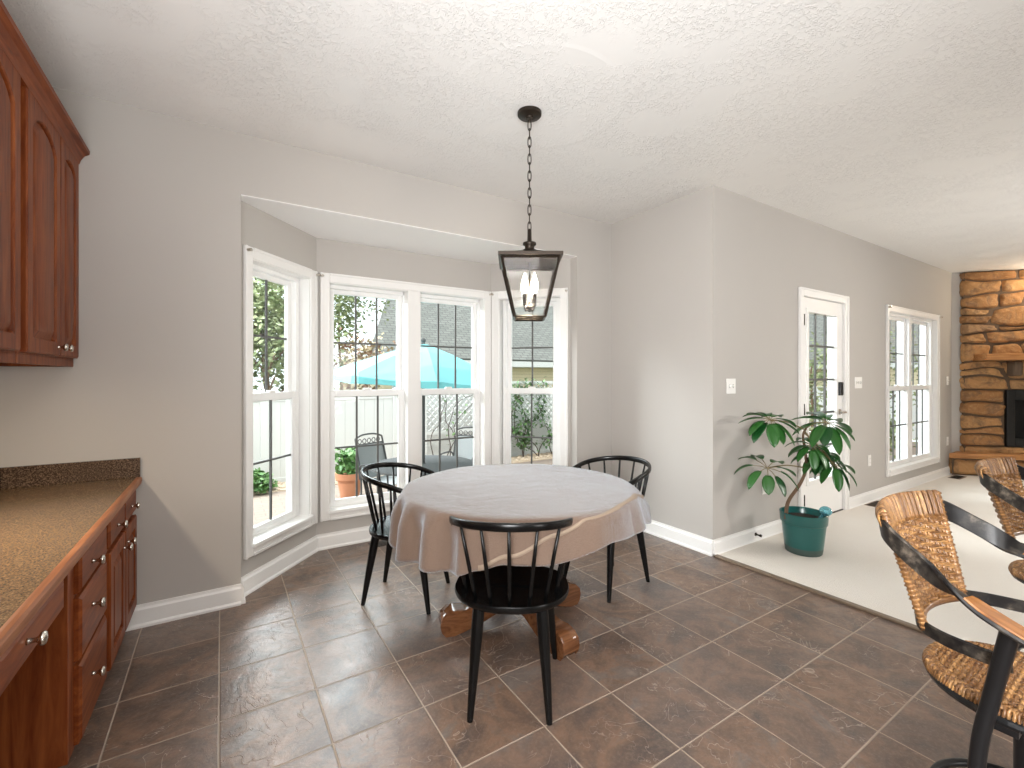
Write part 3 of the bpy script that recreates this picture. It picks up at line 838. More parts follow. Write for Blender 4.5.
# --- base units (the run is turned a degree from the window wall's square)
XB = XL + .06
N_BEFORE = set(bpy.data.objects)
BF = -0.395; BD = -0.376
def base(name, y0, y1, label, ztoe=.11):
    c = empty(name, ((XB + BF) / 2, (y0 + y1) / 2, 0), 0, label, 'kitchen cabinet')
    T = Matrix.Translation((-(XB + BF) / 2, -(y0 + y1) / 2, 0))
    b = MB(); b.mx = T
    b.box(XB + .003, BF, y0, y1 - .002, ztoe, .756); b.box(XB + .003, BF - .06, y0 + .004, y1 - .006, 0, ztoe)
    b.build('body', 'cherry', c, bevel=.002)
    return c, T
def front(c, T, nm, y0, y1, z0, z1, ky, kz, panel=True):
    m = MB(); m.mx = T
    if panel: door_front(m, y0, y1, z0, z1, BF, arch=False)
    else:
        x = BF
        ls = []
        for i, (xx, e) in enumerate(((x, 0), (x + .012, 0), (x + .019, .012))):
            ls.append([(xx, y0 + e, z0 + e), (xx, y1 - e, z0 + e), (xx, y1 - e, z1 - e), (xx, y0 + e, z1 - e)])
        m.loops(ls)
    o = m.build(nm, 'cherry' if panel else 'cherry_h', c)
    p = T @ Vector((BD, ky, kz)); knob(p.x, p.y, p.z, o); return o
c, T = base('base_cabinet', 2.43, YB, 'low cherry cabinet with two doors and two drawers against the window wall')
front(c, T, 'drawer', 2.455, 2.775, .620, .738, 2.60, .678, False); front(c, T, 'drawer', 2.785, 3.09, .620, .738, 2.94, .678, False)
front(c, T, 'door', 2.455, 2.775, .125, .600, 2.735, .535); front(c, T, 'door', 2.785, 3.09, .125, .600, 2.83, .535)
c, T = base('drawer_unit', 1.955, 2.425, 'low cherry unit with three drawers beside the desk knee hole')
front(c, T, 'drawer', 2.02, 2.40, .615, .738, 2.16, .672, False); front(c, T, 'drawer', 2.02, 2.40, .395, .600, 2.16, .520, False); front(c, T, 'drawer', 2.02, 2.40, .125, .380, 2.16, .275, False)
c = empty('desk_drawer', (-.541, 1.60, .658), 0, 'shallow cherry pencil drawer hung under the counter over the knee hole', 'drawer')
MB().box(-.36, .138, -.36, .350, .012, .0975).build('drawer_box', 'cherry_h', c)
dm = MB(); dm.loops([[(.138, -.36, -.006), (.138, .215, -.006), (.138, .215, .078), (.138, -.36, .078)], [(.164, -.36, -.006), (.164, .215, -.006), (.164, .215, .078), (.164, -.36, .078)], [(.170, -.352, .002), (.170, .207, .002), (.170, .207, .070), (.170, -.352, .070)]])
do = dm.build('drawer_front', 'cherry_h', c)
knob(.170, -.08, .042, do)
c, T = base('base_cabinet', .55, 1.235, 'low cherry cabinet nearest the camera under the counter')
front(c, T, 'drawer', .58, 1.21, .620, .738, .9, .678, False); front(c, T, 'door', .58, 1.21, .125, .600, .64, .53)
# --- worktop
ct = empty('countertop', ((XB - .354) / 2, 1.8, .75), 0, 'speckled brown desk-height worktop with wooden front edge', 'countertop')
T = Matrix.Translation((-(XB - .354) / 2, -1.8, -.75))
m = MB(); m.mx = T; m.box(XB + .002, -.374, .5, YB - .002, .757, .796); m.build('worktop', 'counter', ct)
m = MB(); m.mx = T; m.loops([[(x, y, z) for x, z in [(-.374, .757), (-.361, .757), (-.356, .761), (-.356, .770), (-.353, .773), (-.353, .786), (-.358, .794), (-.366, .7965), (-.374, .7965)]] for y in (.5, YB - .002)])
m.build('wood_edge', 'cherry_edge', ct)
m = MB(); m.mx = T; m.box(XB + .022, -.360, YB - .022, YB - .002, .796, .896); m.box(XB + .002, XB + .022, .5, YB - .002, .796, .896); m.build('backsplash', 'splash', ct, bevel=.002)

RUN = Matrix.Translation((-.353, 3.094, 0)) @ Matrix.Rotation(R(-0.5), 4, 'Z') @ Matrix.Translation((.353, -3.1, 0))
for o in [q for q in bpy.data.objects if q not in N_BEFORE and q.parent is None]:
    o.location = RUN @ o.location; o.rotation_euler = (0, 0, R(-0.5))

# ================================================================== TABLE + CLOTH
TC = Vector((1.335, 2.03, 0)); TR = 0.60
tb = empty('pedestal_table', (TC.x, TC.y, 0), 0, 'round wooden pedestal table with curled feet under the linen cloth', 'table')
MB().lathe([(.02, .700), (TR - .02, .700), (TR - .005, .705), (TR - .005, .728), (TR - .012, .735), (.02, .735)], 64).build('tabletop', 'table_wood', tb)
ax, ay = 0.015, 0.04
MB().lathe([(.11, .10), (.13, .14), (.115, .20), (.085, .26), (.075, .34), (.095, .44), (.10, .52), (.08, .60), (.10, .66), (.20, .69), (.22, .70)], 28, c=(ax, ay, 0)).build('pedestal', 'table_wood', tb, smooth=True)
for a in (163, -86, 3, 92):
    ft = MB(); ft.mx = Matrix.Translation((ax, ay, 0)) @ Matrix.Rotation(R(a), 4, 'Z')
    # side outline (distance from the column, height): arched arm that swells into a rounded toe
    top = [(.05, .235), (.12, .225), (.19, .175), (.25, .130), (.30, .122), (.345, .128), (.385, .120), (.412, .095), (.420, .062), (.412, .030), (.392, .006)]
    bot = [(.05, .095), (.12, .085), (.18, .055), (.225, .034), (.25, .026), (.268, .020), (.285, .014), (.30, .008), (.32, .003), (.345, .0), (.37, .0)]
    ls = []
    for s in (-.050, -.043, .043, .050):
        k = .006 if abs(s) > .045 else 0
        ls.append([(p[0], s, max(p[1] - k, 0)) for p in top] + [(p[0], s, p[1] + (k if p[1] > 0 else 0)) for p in bot[::-1]])
    ft.loops(ls)
    smooth_angle(ft.build('foot', 'table_wood', tb), 35)

DROPS = [(0, .10), (30, .20), (90, .22), (135, .22), (152, .215), (160, .225), (168, .250), (190, .245), (198, .225), (212, .215), (222, .185), (232, .16), (242, .155), (255, .145), (275, .115), (300, .115), (316, .15), (330, .085), (345, .075), (360, .10)]
def lerp_tab(tab, x):
    for (a, va), (b, vb) in zip(tab[:-1], tab[1:]):
        if a <= x <= b:
            t = (x - a) / (b - a); t = t * t * (3 - 2 * t); return va + (vb - va) * t
    return tab[-1][1]
def cloth_pt(th, s):
    """s 0..1 on the top, 1..2 down the drop"""
    dg = math.degrees(th) % 360
    drop = lerp_tab(DROPS, dg) + .006 * math.sin(9 * th)
    c45 = max(0, math.cos(th - R(-22))) ** 8
    if s <= 1:
        rr = (TR + .003) * s
        w = .0018 * math.sin(7 * th + 3 * s) * s * s
        return (rr * math.cos(th), rr * math.sin(th), .7465 + w - (0.006 * max(0, s - .97) / .03))
    t = (s - 1)
    near = max(0.0, min(1.0, (dg - 146) / 14)) * max(0.0, min(1.0, (220 - dg) / 12))          # deep folds on the left
    f1 = math.cos(2 * PI * (dg - 163) / 17.5 + .7 * math.sin(R(dg * 3)))
    f1 = math.copysign(abs(f1) ** .7, f1)
    f2 = .6 * math.sin(15 * th + .9 * math.sin(2 * th)) + .4 * math.sin(23 * th + 1.3)
    away = max(0.0, 1 - abs(dg - 132) / 20)
    amp = min(1, t * 2.2 + .12) * (1 - .8 * away)
    rr = TR + .006 + .010 * min(1, t * 6) + .022 * t * (1 - away) + .05 * t * c45 + amp * (near * .030 * f1 + (1 - near) * (.006 if 205 < dg < 290 else .012) * f2)
    z = .7405 - drop * t - .004 * min(1, t * 8)
    return (rr * math.cos(th), rr * math.sin(th), z)
ck = MB(); NT_, rows = 432, [0.02, .25, .5, .75, .9, .97, 1.0] + [1 + i / 14 for i in range(1, 15)]
ck.loops([[cloth_pt(2 * PI * i / NT_, s) for i in range(NT_)] for s in rows], True, True, False)
clo = empty('tablecloth', (TC.x, TC.y, 0), 0, 'beige linen cloth draped over the round dining table', 'tablecloth')
co = ck.build('cloth', 'linen', clo, smooth=True)
sd = co.modifiers.new('thick', 'SOLIDIFY'); sd.thickness = .003; sd.offset = 1
pth = []; BAND = [(222, 1.88), (233, 1.72), (250, 1.22), (264, 1.0), (290, .955), (308, .965), (320, 1.15), (334, 1.7)]
for i in range(61):
    dg = 222 + 112 * i / 60; th = R(dg); s_ = lerp_tab(BAND, dg)
    p = Vector(cloth_pt(th, s_)); p2 = Vector(cloth_pt(th, s_ + .03 + .08 * max(0.0, min(1.0, (s_ - .95) / .12))))
    w_ = max(0.0, min(1.0, (s_ - .94) / .14)); w_ = w_ * w_ * (3 - 2 * w_)
    o = Vector((math.cos(th), math.sin(th), 0)) * (.002 + .005 * w_) + Vector((0, 0, .0045 * (1 - w_)))
    pth.append((p + o, p2 + o))
hb = MB(); hb.loops([[tuple(a) for a, b in pth], [tuple(b) for a, b in pth]], False, False, False)
ho = hb.build('hem_band', 'hem', clo, smooth=True)
sd = ho.modifiers.new('thick', 'SOLIDIFY'); sd.thickness = .002

# ================================================================== SPINDLE CHAIRS (facing +Y locally)
def seat_outline(z, k, drop=0.0):
    pts = []
    for i in range(48):
        a = 2 * PI * i / 48
        x = math.cos(a); y = math.sin(a)
        sx = .244 * (abs(x) ** .85) * (1 if x > 0 else -1)
        sy = (.215 if y > 0 else .205) * (abs(y) ** (.72 if y > 0 else .9)) * (1 if y > 0 else -1)
        sx *= 1 - .06 * max(0, -y)
        pts.append((sx * k, sy * k, z))
    return pts
def rail_pt(a):
    """a in degrees from the back middle, +-; arms run forward and down"""
    s = 1 if a >= 0 else -1; b = abs(a)
    if b <= 90:
        x = .255 * math.sin(R(b)); y = -.252 * math.cos(R(b)) + .0
        z = .762 - .045 * (b / 90) ** 2
    else:
        f = (b - 90) / 90
        x = .255 + .006 * math.sin(f * PI) - .012 * f; y = .115 * f; z = .717 - .036 * f
    return Vector((s * x, y - .005, z))
def make_chair(label):
    r = empty('dining_chair', (0, 0, 0), 0, label, 'chair')
    st = MB()
    ls = [seat_outline(.405, .80), seat_outline(.405, .93), seat_outline(.415, .985), seat_outline(.428, 1.0), seat_outline(.437, .985), seat_outline(.438, .93)]
    # dished top
    ls += [[(x, y, z - .010 * (1 - k * k) * (0.8 + 0.4 * (y < 0))) for x, y, z in seat_outline(.438, k)] for k in (.8, .6, .4, .2, .03)]
    st.loops(ls); smooth_angle(st.build('seat', 'black_lacquer', r), 50)
    for sx, sy, fx, fy in ((1, 1, .195, .205), (-1, 1, .195, .205), (1, -1, .152, -.205), (-1, -1, .152, -.205)):
        t = Vector((sx * (.150 if sy > 0 else .125), sy * .135, .412)); f = Vector((sx * fx, fy, 0))
        ps = [t.lerp(f, k) for k in (0, .08, .25, .6, .97, 1.0)]
        lg = MB().tube(ps, [.0225, .024, .0235, .0185, .0125, .0115], 14)
        smooth_angle(lg.build('leg', 'black_lacquer', r), 40)
    rp = [rail_pt(-165 + 330 * i / 66) for i in range(67)]
    n = len(rp); ls = []
    for i, p in enumerate(rp):
        t = (rp[min(i + 1, n - 1)] - rp[max(i - 1, 0)]).normalized(); up = Vector((0, 0, 1)); sd_ = t.cross(up).normalized(); up = sd_.cross(t).normalized()
        e = abs(i - 33) / 33
        hh = .017 - .004 * e; ww = .010 + .004 * max(0, e - .5) * 2
        if i in (0, n - 1): hh *= .6; ww *= .6
        ls.append([tuple(p + up * hh * math.copysign(abs(math.sin(k)) ** .6, math.sin(k)) + sd_ * ww * math.copysign(abs(math.cos(k)) ** .6, math.cos(k))) for k in [2 * PI * q / 12 for q in range(12)]])
    smooth_angle(MB().loops(ls).build('back_rail', 'black_lacquer', r), 50)
    for a in (-118, -100, -76, -50, -25, 0, 25, 50, 76, 100, 118):
        if abs(a) < 1e-6: pass
        top = rail_pt(a); k = abs(a)
        an = R(-90 + a * .88)
        bot = Vector((math.cos(an) * .198, math.sin(an) * .178, .428))
        ps = [bot.lerp(top, t) for t in (0, .15, .5, 1.0)]
        MB().tube(ps, [.0062, .0085, .0082, .0058], 8).build('spindle', 'black_lacquer', r, smooth=True)
    return r
LABS = [((1.046, 1.650), (0.57, 0.82), 'black spindle-back chair in front of the table with its back to the camera'),
        ((0.946, 2.684), (0.76, -0.65), 'black spindle-back chair between table and left half of the bay window'),
        ((2.112, 2.166), (-1.0, -0.05), 'black spindle-back chair beyond the table, facing left before the plain wall')]
ch0 = None
for (px, py), d, lab in LABS:
    c = make_chair(lab) if ch0 is None else copy_tree(ch0)
    ch0 = ch0 or c
    c.location = (px, py, 0); c.rotation_euler = (0, 0, math.atan2(d[1], d[0]) - PI / 2)
    tag(c, lab, 'chair', 'black spindle-back chairs round the table')

# ================================================================== PENDANT LANTERN
PD = Vector((1.397, 2.026, 0))
pn = empty('lantern_pendant', (PD.x, PD.y, CZ), -YAW, 'bronze four-sided glass lantern hanging on a chain over the table', 'pendant light')
MB().lathe([(.004, -.034), (.02, -.034), (.022, -.026), (.058, -.022), (.064, -.016), (.065, -.001), (.004, -.001)], 32).build('ceiling_canopy', 'bronze', pn, smooth=False)
smooth_angle(bpy.data.objects['ceiling_canopy'], 40)
zc = -.045; k = 0
zend = 2.10 - CZ
while zc - .047 > zend + .0:
    pts = []
    for i in range(16):
        a = 2 * PI * i / 16
        x = .0085 * math.cos(a); z = .0235 * math.sin(a) + (.006 * (1 if math.sin(a) > 0 else -1) if abs(math.sin(a)) > .3 else 0)
        pts.append((x, 0, zc - .0235 + z) if k % 2 == 0 else (0, x, zc - .0235 + z))
    MB().tube(pts, .0027, 6, closed=True).build('chain_link', 'bronze', pn, smooth=True)
    zc -= .0455; k += 1
zt = zc + CZ
zz = lambda h: h - CZ
MB().lathe([(.006, zz(2.115)), (.011, zz(2.11)), (.012, zz(2.045)), (.024, zz(2.043)), (.036, zz(2.040)), (.037, zz(2.030)), (.026, zz(2.022)), (.024, zz(2.005)), (.034, zz(1.99))], 24).build('stem', 'bronze', pn, smooth=True)
def sq(h, z): return [(-h, -h, zz(z)), (h, -h, zz(z)), (h, h, zz(z)), (-h, h, zz(z))]
TH, BH, TZ, BZ = .146, .079, 1.925, 1.636
rf = MB(); rf.loops([sq(TH + .006, 1.935), sq(TH + .018, 1.935), sq(TH + .018, 1.953), sq(TH - .005, 1.956), sq(.085, 1.975), sq(.040, 1.992), sq(.022, 2.005)], True, False, True)
rf.build('roof', 'bronze', pn, bevel=.002)
fr = MB()
def bar(a, b, r=.0055): fr.tube([a, b], r * 1.2, 4)
T_, B_ = sq(TH, TZ + .006), sq(BH, BZ)
for i in range(4):
    bar(T_[i], B_[i], .0062); bar(T_[i], T_[(i + 1) % 4], .0065); bar(B_[i], B_[(i + 1) % 4], .006)
bar((-BH, 0, zz(BZ)), (BH, 0, zz(BZ)), .004)
fr.build('frame', 'bronze', pn)
for i in range(4):
    a, b, c_, d_ = Vector(T_[i]), Vector(T_[(i + 1) % 4]), Vector(B_[(i + 1) % 4]), Vector(B_[i])
    nn = (b - a).cross(d_ - a).normalized() * .0012
    MB().loops([[tuple(a + nn), tuple(b + nn), tuple(c_ + nn), tuple(d_ + nn)], [tuple(a - nn), tuple(b - nn), tuple(c_ - nn), tuple(d_ - nn)]]).build('glass_pane', 'lantern_glass', pn)
hub = MB().lathe([(.003, zz(1.668)), (.010, zz(1.672)), (.018, zz(1.682)), (.019, zz(1.695)), (.010, zz(1.702)), (.0045, zz(1.706)), (.0045, zz(1.935))], 16)
hub.build('centre_rod', 'bronze', pn, smooth=True)
for i in range(4):
    a = R(45 + 90 * i); cx_, cy_ = .037 * math.cos(a), .037 * math.sin(a)
    MB().tube(bez([(.012 * math.cos(a), .012 * math.sin(a), zz(1.688)), (cx_ * .7, cy_ * .7, zz(1.676)), (cx_, cy_, zz(1.69)), (cx_, cy_, zz(1.706))], 5), .0036, 6).build('arm', 'bronze', pn, smooth=True)
    cu = MB().lathe([(.004, zz(1.702)), (.012, zz(1.706)), (.0095, zz(1.709)), (.0095, zz(1.765)), (.004, zz(1.766))], 12, c=(cx_, cy_, 0)).build('candle_sleeve', 'bronze', pn, smooth=False)
    MB().lathe([(.006, zz(1.766)), (.014, zz(1.780)), (.0185, zz(1.800)), (.0165, zz(1.823)), (.009, zz(1.848)), (.0012, zz(1.872))], 12, c=(cx_, cy_, 0)).build('bulb', 'bulb', pn, smooth=True)
lamp('pendant_lamp', 'POINT', (PD.x, PD.y, 1.80), 16, (1, 0.86, 0.66), .03)

# ================================================================== POTTED SCHEFFLERA
PT = Vector((3.69, 1.73, 0.012))
PK = .83
pl_ = empty('potted_umbrella_plant', tuple(PT), 0, 'tall green umbrella plant in a round teal pot by the garden door', 'plant')
kk = lambda pr: [(r_ * PK, z_ * .95) for r_, z_ in pr]
pot = MB().lathe(kk([(.01, .0), (.140, .0), (.145, .006), (.152, .05)]), 40, cap1=False)
pot.build('pot_foot', 'pot_base', pl_, smooth=True)
pm = MB().lathe(kk([(.152, .05), (.165, .15), (.174, .228), (.180, .230), (.184, .235), (.190, .300), (.192, .308), (.186, .312), (.178, .306), (.168, .25), (.16, .24)]), 40, cap0=False, cap1=False)
smooth_angle(pm.build('pot', 'pot', pl_), 35)
MB().lathe(kk([(.172, .262), (.01, .268)]), 32, cap0=False).build('soil', 'soil', pl_)
fwv = Vector((math.sin(YAW), math.cos(YAW), 0)); rtv = Vector((math.cos(YAW), -math.sin(YAW), 0))
def L3(px, py, depth):
    """plant-local point at a given distance in front of the camera plane (plant layout was measured on the photo)"""
    u = (px - 512) / 458.0; v = (377 - py) / 458.0
    return fwv * depth + rtv * (u * depth) + Vector((0, 0, CAMH + v * depth)) - PT
D0 = PT.dot(fwv)
tr = bez([L3(786, 512, D0 - .02), L3(789, 500, D0 - .02), L3(800, 484, D0), L3(806, 468, D0 + .02), L3(805, 450, D0 + .02), L3(803, 436, D0), L3(806, 428, D0)], 6)
tr[0].z = .25
MB().tube(tr, [.0135 - .006 * i / (len(tr) - 1) for i in range(len(tr))], 10).build('trunk', 'bark', pl_, smooth=True)
lr = random.Random(5)
def leaf(mb, base, direction, length, width, droop):
    d = Vector(direction).normalized(); up = Vector((0, 0, 1))
    side = d.cross(up)
    if side.length < .05: side = Vector((1, 0, 0))
    side.normalize(); ns = 7; rows = []
    pos = Vector(base); dd = d.copy()
    for i in range(ns + 1):
        f = i / ns
        w = width * (math.sin(PI * min(1, (f * .92 + .05)) ** .85)) ** .7 * .5 + .001
        if i == ns: w = .002
        nrm = side.cross(dd).normalized()
        if nrm.z < 0: nrm = -nrm
        lift = nrm * w * .22
        rows.append([pos - side * w + lift, pos - side * w * .5 + lift * .3, pos, pos + side * w * .5 + lift * .3, pos + side * w + lift])
        dd = (dd + Vector((0, 0, -droop / ns))).normalized()
        pos = pos + dd * (length / ns)
    V = [tuple(p) for r_ in rows for p in r_]; F = []
    for a in range(ns):
        for b in range(4): F.append((a * 5 + b, a * 5 + b + 1, (a + 1) * 5 + b + 1, (a + 1) * 5 + b))
    mb.add(V, F)
def rosette(center, n, pet, length, width, lean, seed, a0=0.0, start=None, down=.7):
    """ring of leaves round a stalk end; lean tips the ring towards the room"""
    rr = random.Random(seed); c = Vector(center)
    nz_ = (Vector((0, 0, 1)) - fwv * lean).normalized(); e1 = rtv; e2 = nz_.cross(e1).normalized()
    if start is not None:
        st = Vector(start); mid = st.lerp(c, .5) + Vector((0, 0, .02))
        MB().tube(bez([st, mid, c], 6), .005, 6).build('leaf_stalk', 'stem', pl_, smooth=True)
    lf = MB(); sk = MB()
    for i in range(n):
        a = a0 + 2 * PI * i / n + rr.uniform(-.14, .14)
        dr_ = e1 * math.cos(a) + e2 * math.sin(a) + nz_ * rr.uniform(-.05, .15)
        b = c + dr_.normalized() * pet * rr.uniform(.8, 1.15)
        sk.tube([c, c.lerp(b, .5) + nz_ * .006, b], .0026, 5)
        leaf(lf, b, dr_ - nz_ * .18, length * rr.uniform(.85, 1.15), width * rr.uniform(.9, 1.1), down * rr.uniform(.8, 1.3))
    o = lf.build('leaf_cluster', 'leaf', pl_, smooth=True); sdm = o.modifiers.new('thick', 'SOLIDIFY'); sdm.thickness = .0012
    sk.build('leaf_petiole', 'stem', o, smooth=True)
tip = tr[-1]
rosette(L3(770, 420, D0 - .11), 12, .050, .178, .078, .8, 1, .2, start=tr[-3], down=.8)
rosette(L3(827, 423, D0 - .02), 12, .050, .190, .080, .8, 2, .5, start=tr[-1], down=.8)
rosette(L3(767, 468, D0 - .12), 9, .085, .155, .072, .75, 3, .1, start=tr[18], down=.9)
rosette(L3(822, 453, D0 + .03), 12, .040, .180, .076, .9, 4, .3, start=tr[-5], down=1.1)
rosette(L3(812, 446, D0 - .08), 9, .035, .150, .068, .9, 6, .9, start=tr[-4], down=1.1)
rosette(L3(834, 465, D0 - .05), 9, .040, .150, .066, .9, 8, .2, start=tr[-5], down=1.2)
gb = empty('glass_ornament', tuple(PT + Vector((.118, -.098, .272))), 0, 'clear pale blue glass ball ornament resting on the teal pot rim', 'ornament')
MB().ball((0, 0, .035), .042, 16, 10, .85).build('globe', 'blue_glass', gb, smooth=True)
MB().tube([(-.012, .01, .01), (-.03, .024, -.012), (-.045, .036, -.03)], [.010, .007, .005], 8).build('spike', 'blue_glass', gb, smooth=True)

# ================================================================== RATTAN COUNTER STOOLS (facing -Y)
def make_stool(label):
    r = empty('counter_stool', (0, 0, 0), 0, label, 'stool')
    # top strap: back of the U, then arms that sink and turn flat
    half = [(0, .276, .914), (.09, .268, .914), (.170, .249, .910), (.222, .213, .895), (.252, .150, .858), (.266, .075, .815), (.276, 0, .778), (.278, -.08, .748), (.272, -.17, .724)]
    right = bez(half, 6); left = [Vector((-p.x, p.y, p.z)) for p in right[::-1]]
    path = left[:-1] + right; n = len(path); mid = n // 2
    wid = []
    for i, p in enumerate(path):
        f = abs(i - mid) / mid                       # 0 back .. 1 arm end
        tw = max(0, min(1, (f - .50) / .22)); tw = tw * tw * (3 - 2 * tw)
        inward = Vector((-p.x, 0, 0)).normalized() if abs(p.x) > .01 else Vector((0, -1, 0))
        lean = Vector((0, .16, 1)).normalized() if True else None
        w = (lean * (1 - tw) - inward * tw).normalized() * (.064 + .002 * tw)
        wid.append(w)
    smooth_angle(MB().ribbon(path, wid, .011).build('top_rail', 'strap', r), 35)
    for sgn in (1, -1):
        k0 = n - 1 - 16
        seg_ = [(Vector((sgn * abs(path[i].x), path[i].y, path[i].z + .0075)), wid[i] * .9) for i in range(k0, n)]
        smooth_angle(MB().ribbon([p for p, w in seg_], [Vector((sgn * w.x, w.y, w.z)) for p, w in seg_], .006).build('armrest', 'arm_wood', r), 35)
    # lower band from post to post round the back
    halfb = [(0, .205, .660), (.08, .196, .660), (.150, .168, .660), (.190, .115, .660), (.207, .05, .662), (.215, -.01, .665)]
    rb = bez(halfb, 6); pb = [Vector((-p.x, p.y, p.z)) for p in rb[::-1]][:-1] + rb
    smooth_angle(MB().ribbon(pb, [Vector((0, .1, 1)).normalized() * .036] * len(pb), .010).build('lower_band', 'strap', r), 35)
    # posts that run into the front legs
    for s in (-1, 1):
        pp = bez([(s * .266, -.02, .776), (s * .256, -.005, .70), (s * .246, .014, .60), (s * .256, .036, .45), (s * .270, .04, .22), (s * .28, .03, 0)], 6)
        smooth_angle(MB().tube(pp, [.0172 - .003 * i / len(pp) for i in range(len(pp))], 12).build('leg', 'black_metal', r), 40)
    MB().tube([(.18 * math.cos(2 * PI * i / 40), .18 * math.sin(2 * PI * i / 40), .19) for i in range(40)], .011, 8, closed=True).build('foot_ring', 'black_metal', r, smooth=True)
    smooth_angle(MB().lathe([(.03, .10), (.032, .14), (.026, .16), (.026, .47), (.05, .48), (.05, .50)], 20).build('column', 'black_metal', r), 40)
    bs = MB()
    for k in range(4):
        a_ = R(45 + 90 * k); bs.tube(bez([(.02 * math.cos(a_), .02 * math.sin(a_), .13), (.10 * math.cos(a_), .10 * math.sin(a_), .10), (.2 * math.cos(a_), .2 * math.sin(a_), .012)], 5), .012, 8)
        bs.tube([(.02 * math.cos(a_), .02 * math.sin(a_), .19), (.18 * math.cos(a_), .18 * math.sin(a_), .19)], .007, 6)
    bs.build('base', 'black_metal', r, smooth=True)
    sf = MB().tube([(.185 * math.cos(2 * PI * i / 40), .185 * math.sin(2 * PI * i / 40), .515) for i in range(40)], .012, 8, closed=True)
    sf.box(-.21, .21, -.02, .02, .50, .515).box(-.02, .02, -.19, .19, .50, .515)
    sf.build('seat_frame', 'black_metal', r)
    # woven back: surface between bottom and top arcs
    def bp(u, v):
        """u -1..1 across, v 0 bottom .. 1 top"""
        hw = .162 + (.206 - .162) * v; lean = .196 + (.283 - .196) * v
        y = lean - (.040 + .012 * v) * u * u
        return Vector((hw * u, y, .655 + .297 * v))
    def bn(u, v):
        e = 1e-3
        a = bp(u + e, v) - bp(u - e, v); b = bp(u, v + e) - bp(u, v - e)
        return b.cross(a).normalized()
    wv = MB(); NS = 21; NR = 42
    for k in range(NS):
        u = -.97 + 1.94 * k / (NS - 1)
        for du in (-.016, .016):
            pts = [bp(u + du, v / 12) for v in range(13)]
            wv.tube(pts, .0034, 6)
        # loop over the rail
        p = bp(u, 1.0); nn = bn(u, 1.0); nn = nn if nn.y < 0 else -nn
        for du in (-.020, .012):
            q = bp(min(1, max(-1, u + du)), .76); t_ = bp(min(1, max(-1, u + du)), 1.0); 
            wv.tube(bez([q + nn * .006, t_ + nn * .011 - Vector((0, 0, .018)), t_ + Vector((0, 0, .004)), t_ - nn * .011 - Vector((0, 0, .018)), q - nn * .006], 4), .0036, 6)
    for j in range(NR):
        v = .02 + .76 * j / (NR - 1)
        pts = []
        for i in range(NS * 4 + 1):
            u = -1 + 2 * i / (NS * 4)
            ph = (u + .97) / 1.94 * (NS - 1)
            off = .0055 * math.cos(PI * (ph + j) / 2)
            p = bp(u, v); nn = bn(u, v); pts.append(p + nn * off)
        wv.tube(pts, .0036, 6)
    for u in (-1, 1):
        wv.tube([bp(u, v / 10) for v in range(11)], .009, 8)
        pts = [];
        for i in range(121):
            f = i / 120; a = f * 2 * PI * 26; p = bp(u, f)
            pts.append(p + Vector((math.cos(a), math.sin(a), 0)) * .0095)
        wv.tube(pts, .0035, 5)
    wv.tube([bp(-1 + 2 * i / 24, .0) for i in range(25)], .010, 8)
    bo = wv.build('woven_back', 'rattan', r, smooth=True)
    # woven seat
    sv = MB(); RX, RY, SZ = .186, .198, .550
    dome = lambda x, y: SZ - .014 * ((x / RX) ** 2 + (y / RY) ** 2) ** 1.5
    NR = 31
    for j in range(NR):
        y = RY * .93 * (-1 + 2 * j / (NR - 1)); xm = RX * math.sqrt(max(.02, 1 - (y / RY) ** 2)) * .97
        pts = []; m = max(6, int(xm * 2 / .0042))
        for i in range(m + 1):
            x = -xm + 2 * xm * i / m
            off = .0038 * math.cos(PI * x / .0125) * (1 if j % 2 == 0 else -1)
            pts.append((x, y, dome(x, y) + off))
        sv.tube(pts, .0050, 6)
    NC = 30
    for j in range(NC):
        x = RX * .92 * (-1 + 2 * j / (NC - 1)); ym = RY * math.sqrt(max(.02, 1 - (x / RX) ** 2)) * .97
        sv.tube([(x, -ym + 2 * ym * i / 24, dome(x, -ym + 2 * ym * i / 24)) for i in range(25)], .0042, 6)
    for k in range(150):
        a = 2 * PI * k / 150; ca, sa = math.cos(a), math.sin(a)
        sk_ = .10 * (1 if k % 2 else -1)
        ca2, sa2 = math.cos(a + sk_), math.sin(a + sk_)
        sv.tube(bez([(RX * .87 * ca2, RY * .87 * sa2, dome(RX * .87 * ca2, RY * .87 * sa2) + .004), (RX * .96 * ca, RY * .96 * sa, SZ - .008), (RX * 1.0 * ca, RY * 1.0 * sa, SZ - .024), (RX * .98 * ca, RY * .98 * sa, SZ - .036)], 3), .0040, 5)
    sv.lathe([(.17, SZ - .042), (.188, SZ - .030), (.18, SZ - .016), (.12, SZ - .007), (.01, SZ - .005)], 40)
    sv.build('woven_seat', 'rattan', r, smooth=True)
    return r
st = make_stool('rattan-backed counter stool nearest the camera, standing on the tile floor')
st.location = (1.73, .28, 0)
st2 = copy_tree(st); st2.location = (2.80, .305, 0)
tag(st2, 'rattan-backed counter stool farther away, partly hidden by the nearer stool')
for s_ in (st, st2): s_['group'] = 'rattan counter stools'

# ================================================================== OUTSIDE
GZ = -0.45
gp = MB().prism([(-6, 3.95), (3.3, 3.95), (3.3, 2.3), (16, 2.3), (16, 7.9), (-6, 7.9)], GZ - .1, GZ)
struct(gp, 'ground_patio', 'paver', label='tan paver patio outside the bay window', cat='patio')
struct(MB().box(-30, 50, 7.9, 60, GZ - .12, GZ - .02), 'ground_lawn', 'grass')
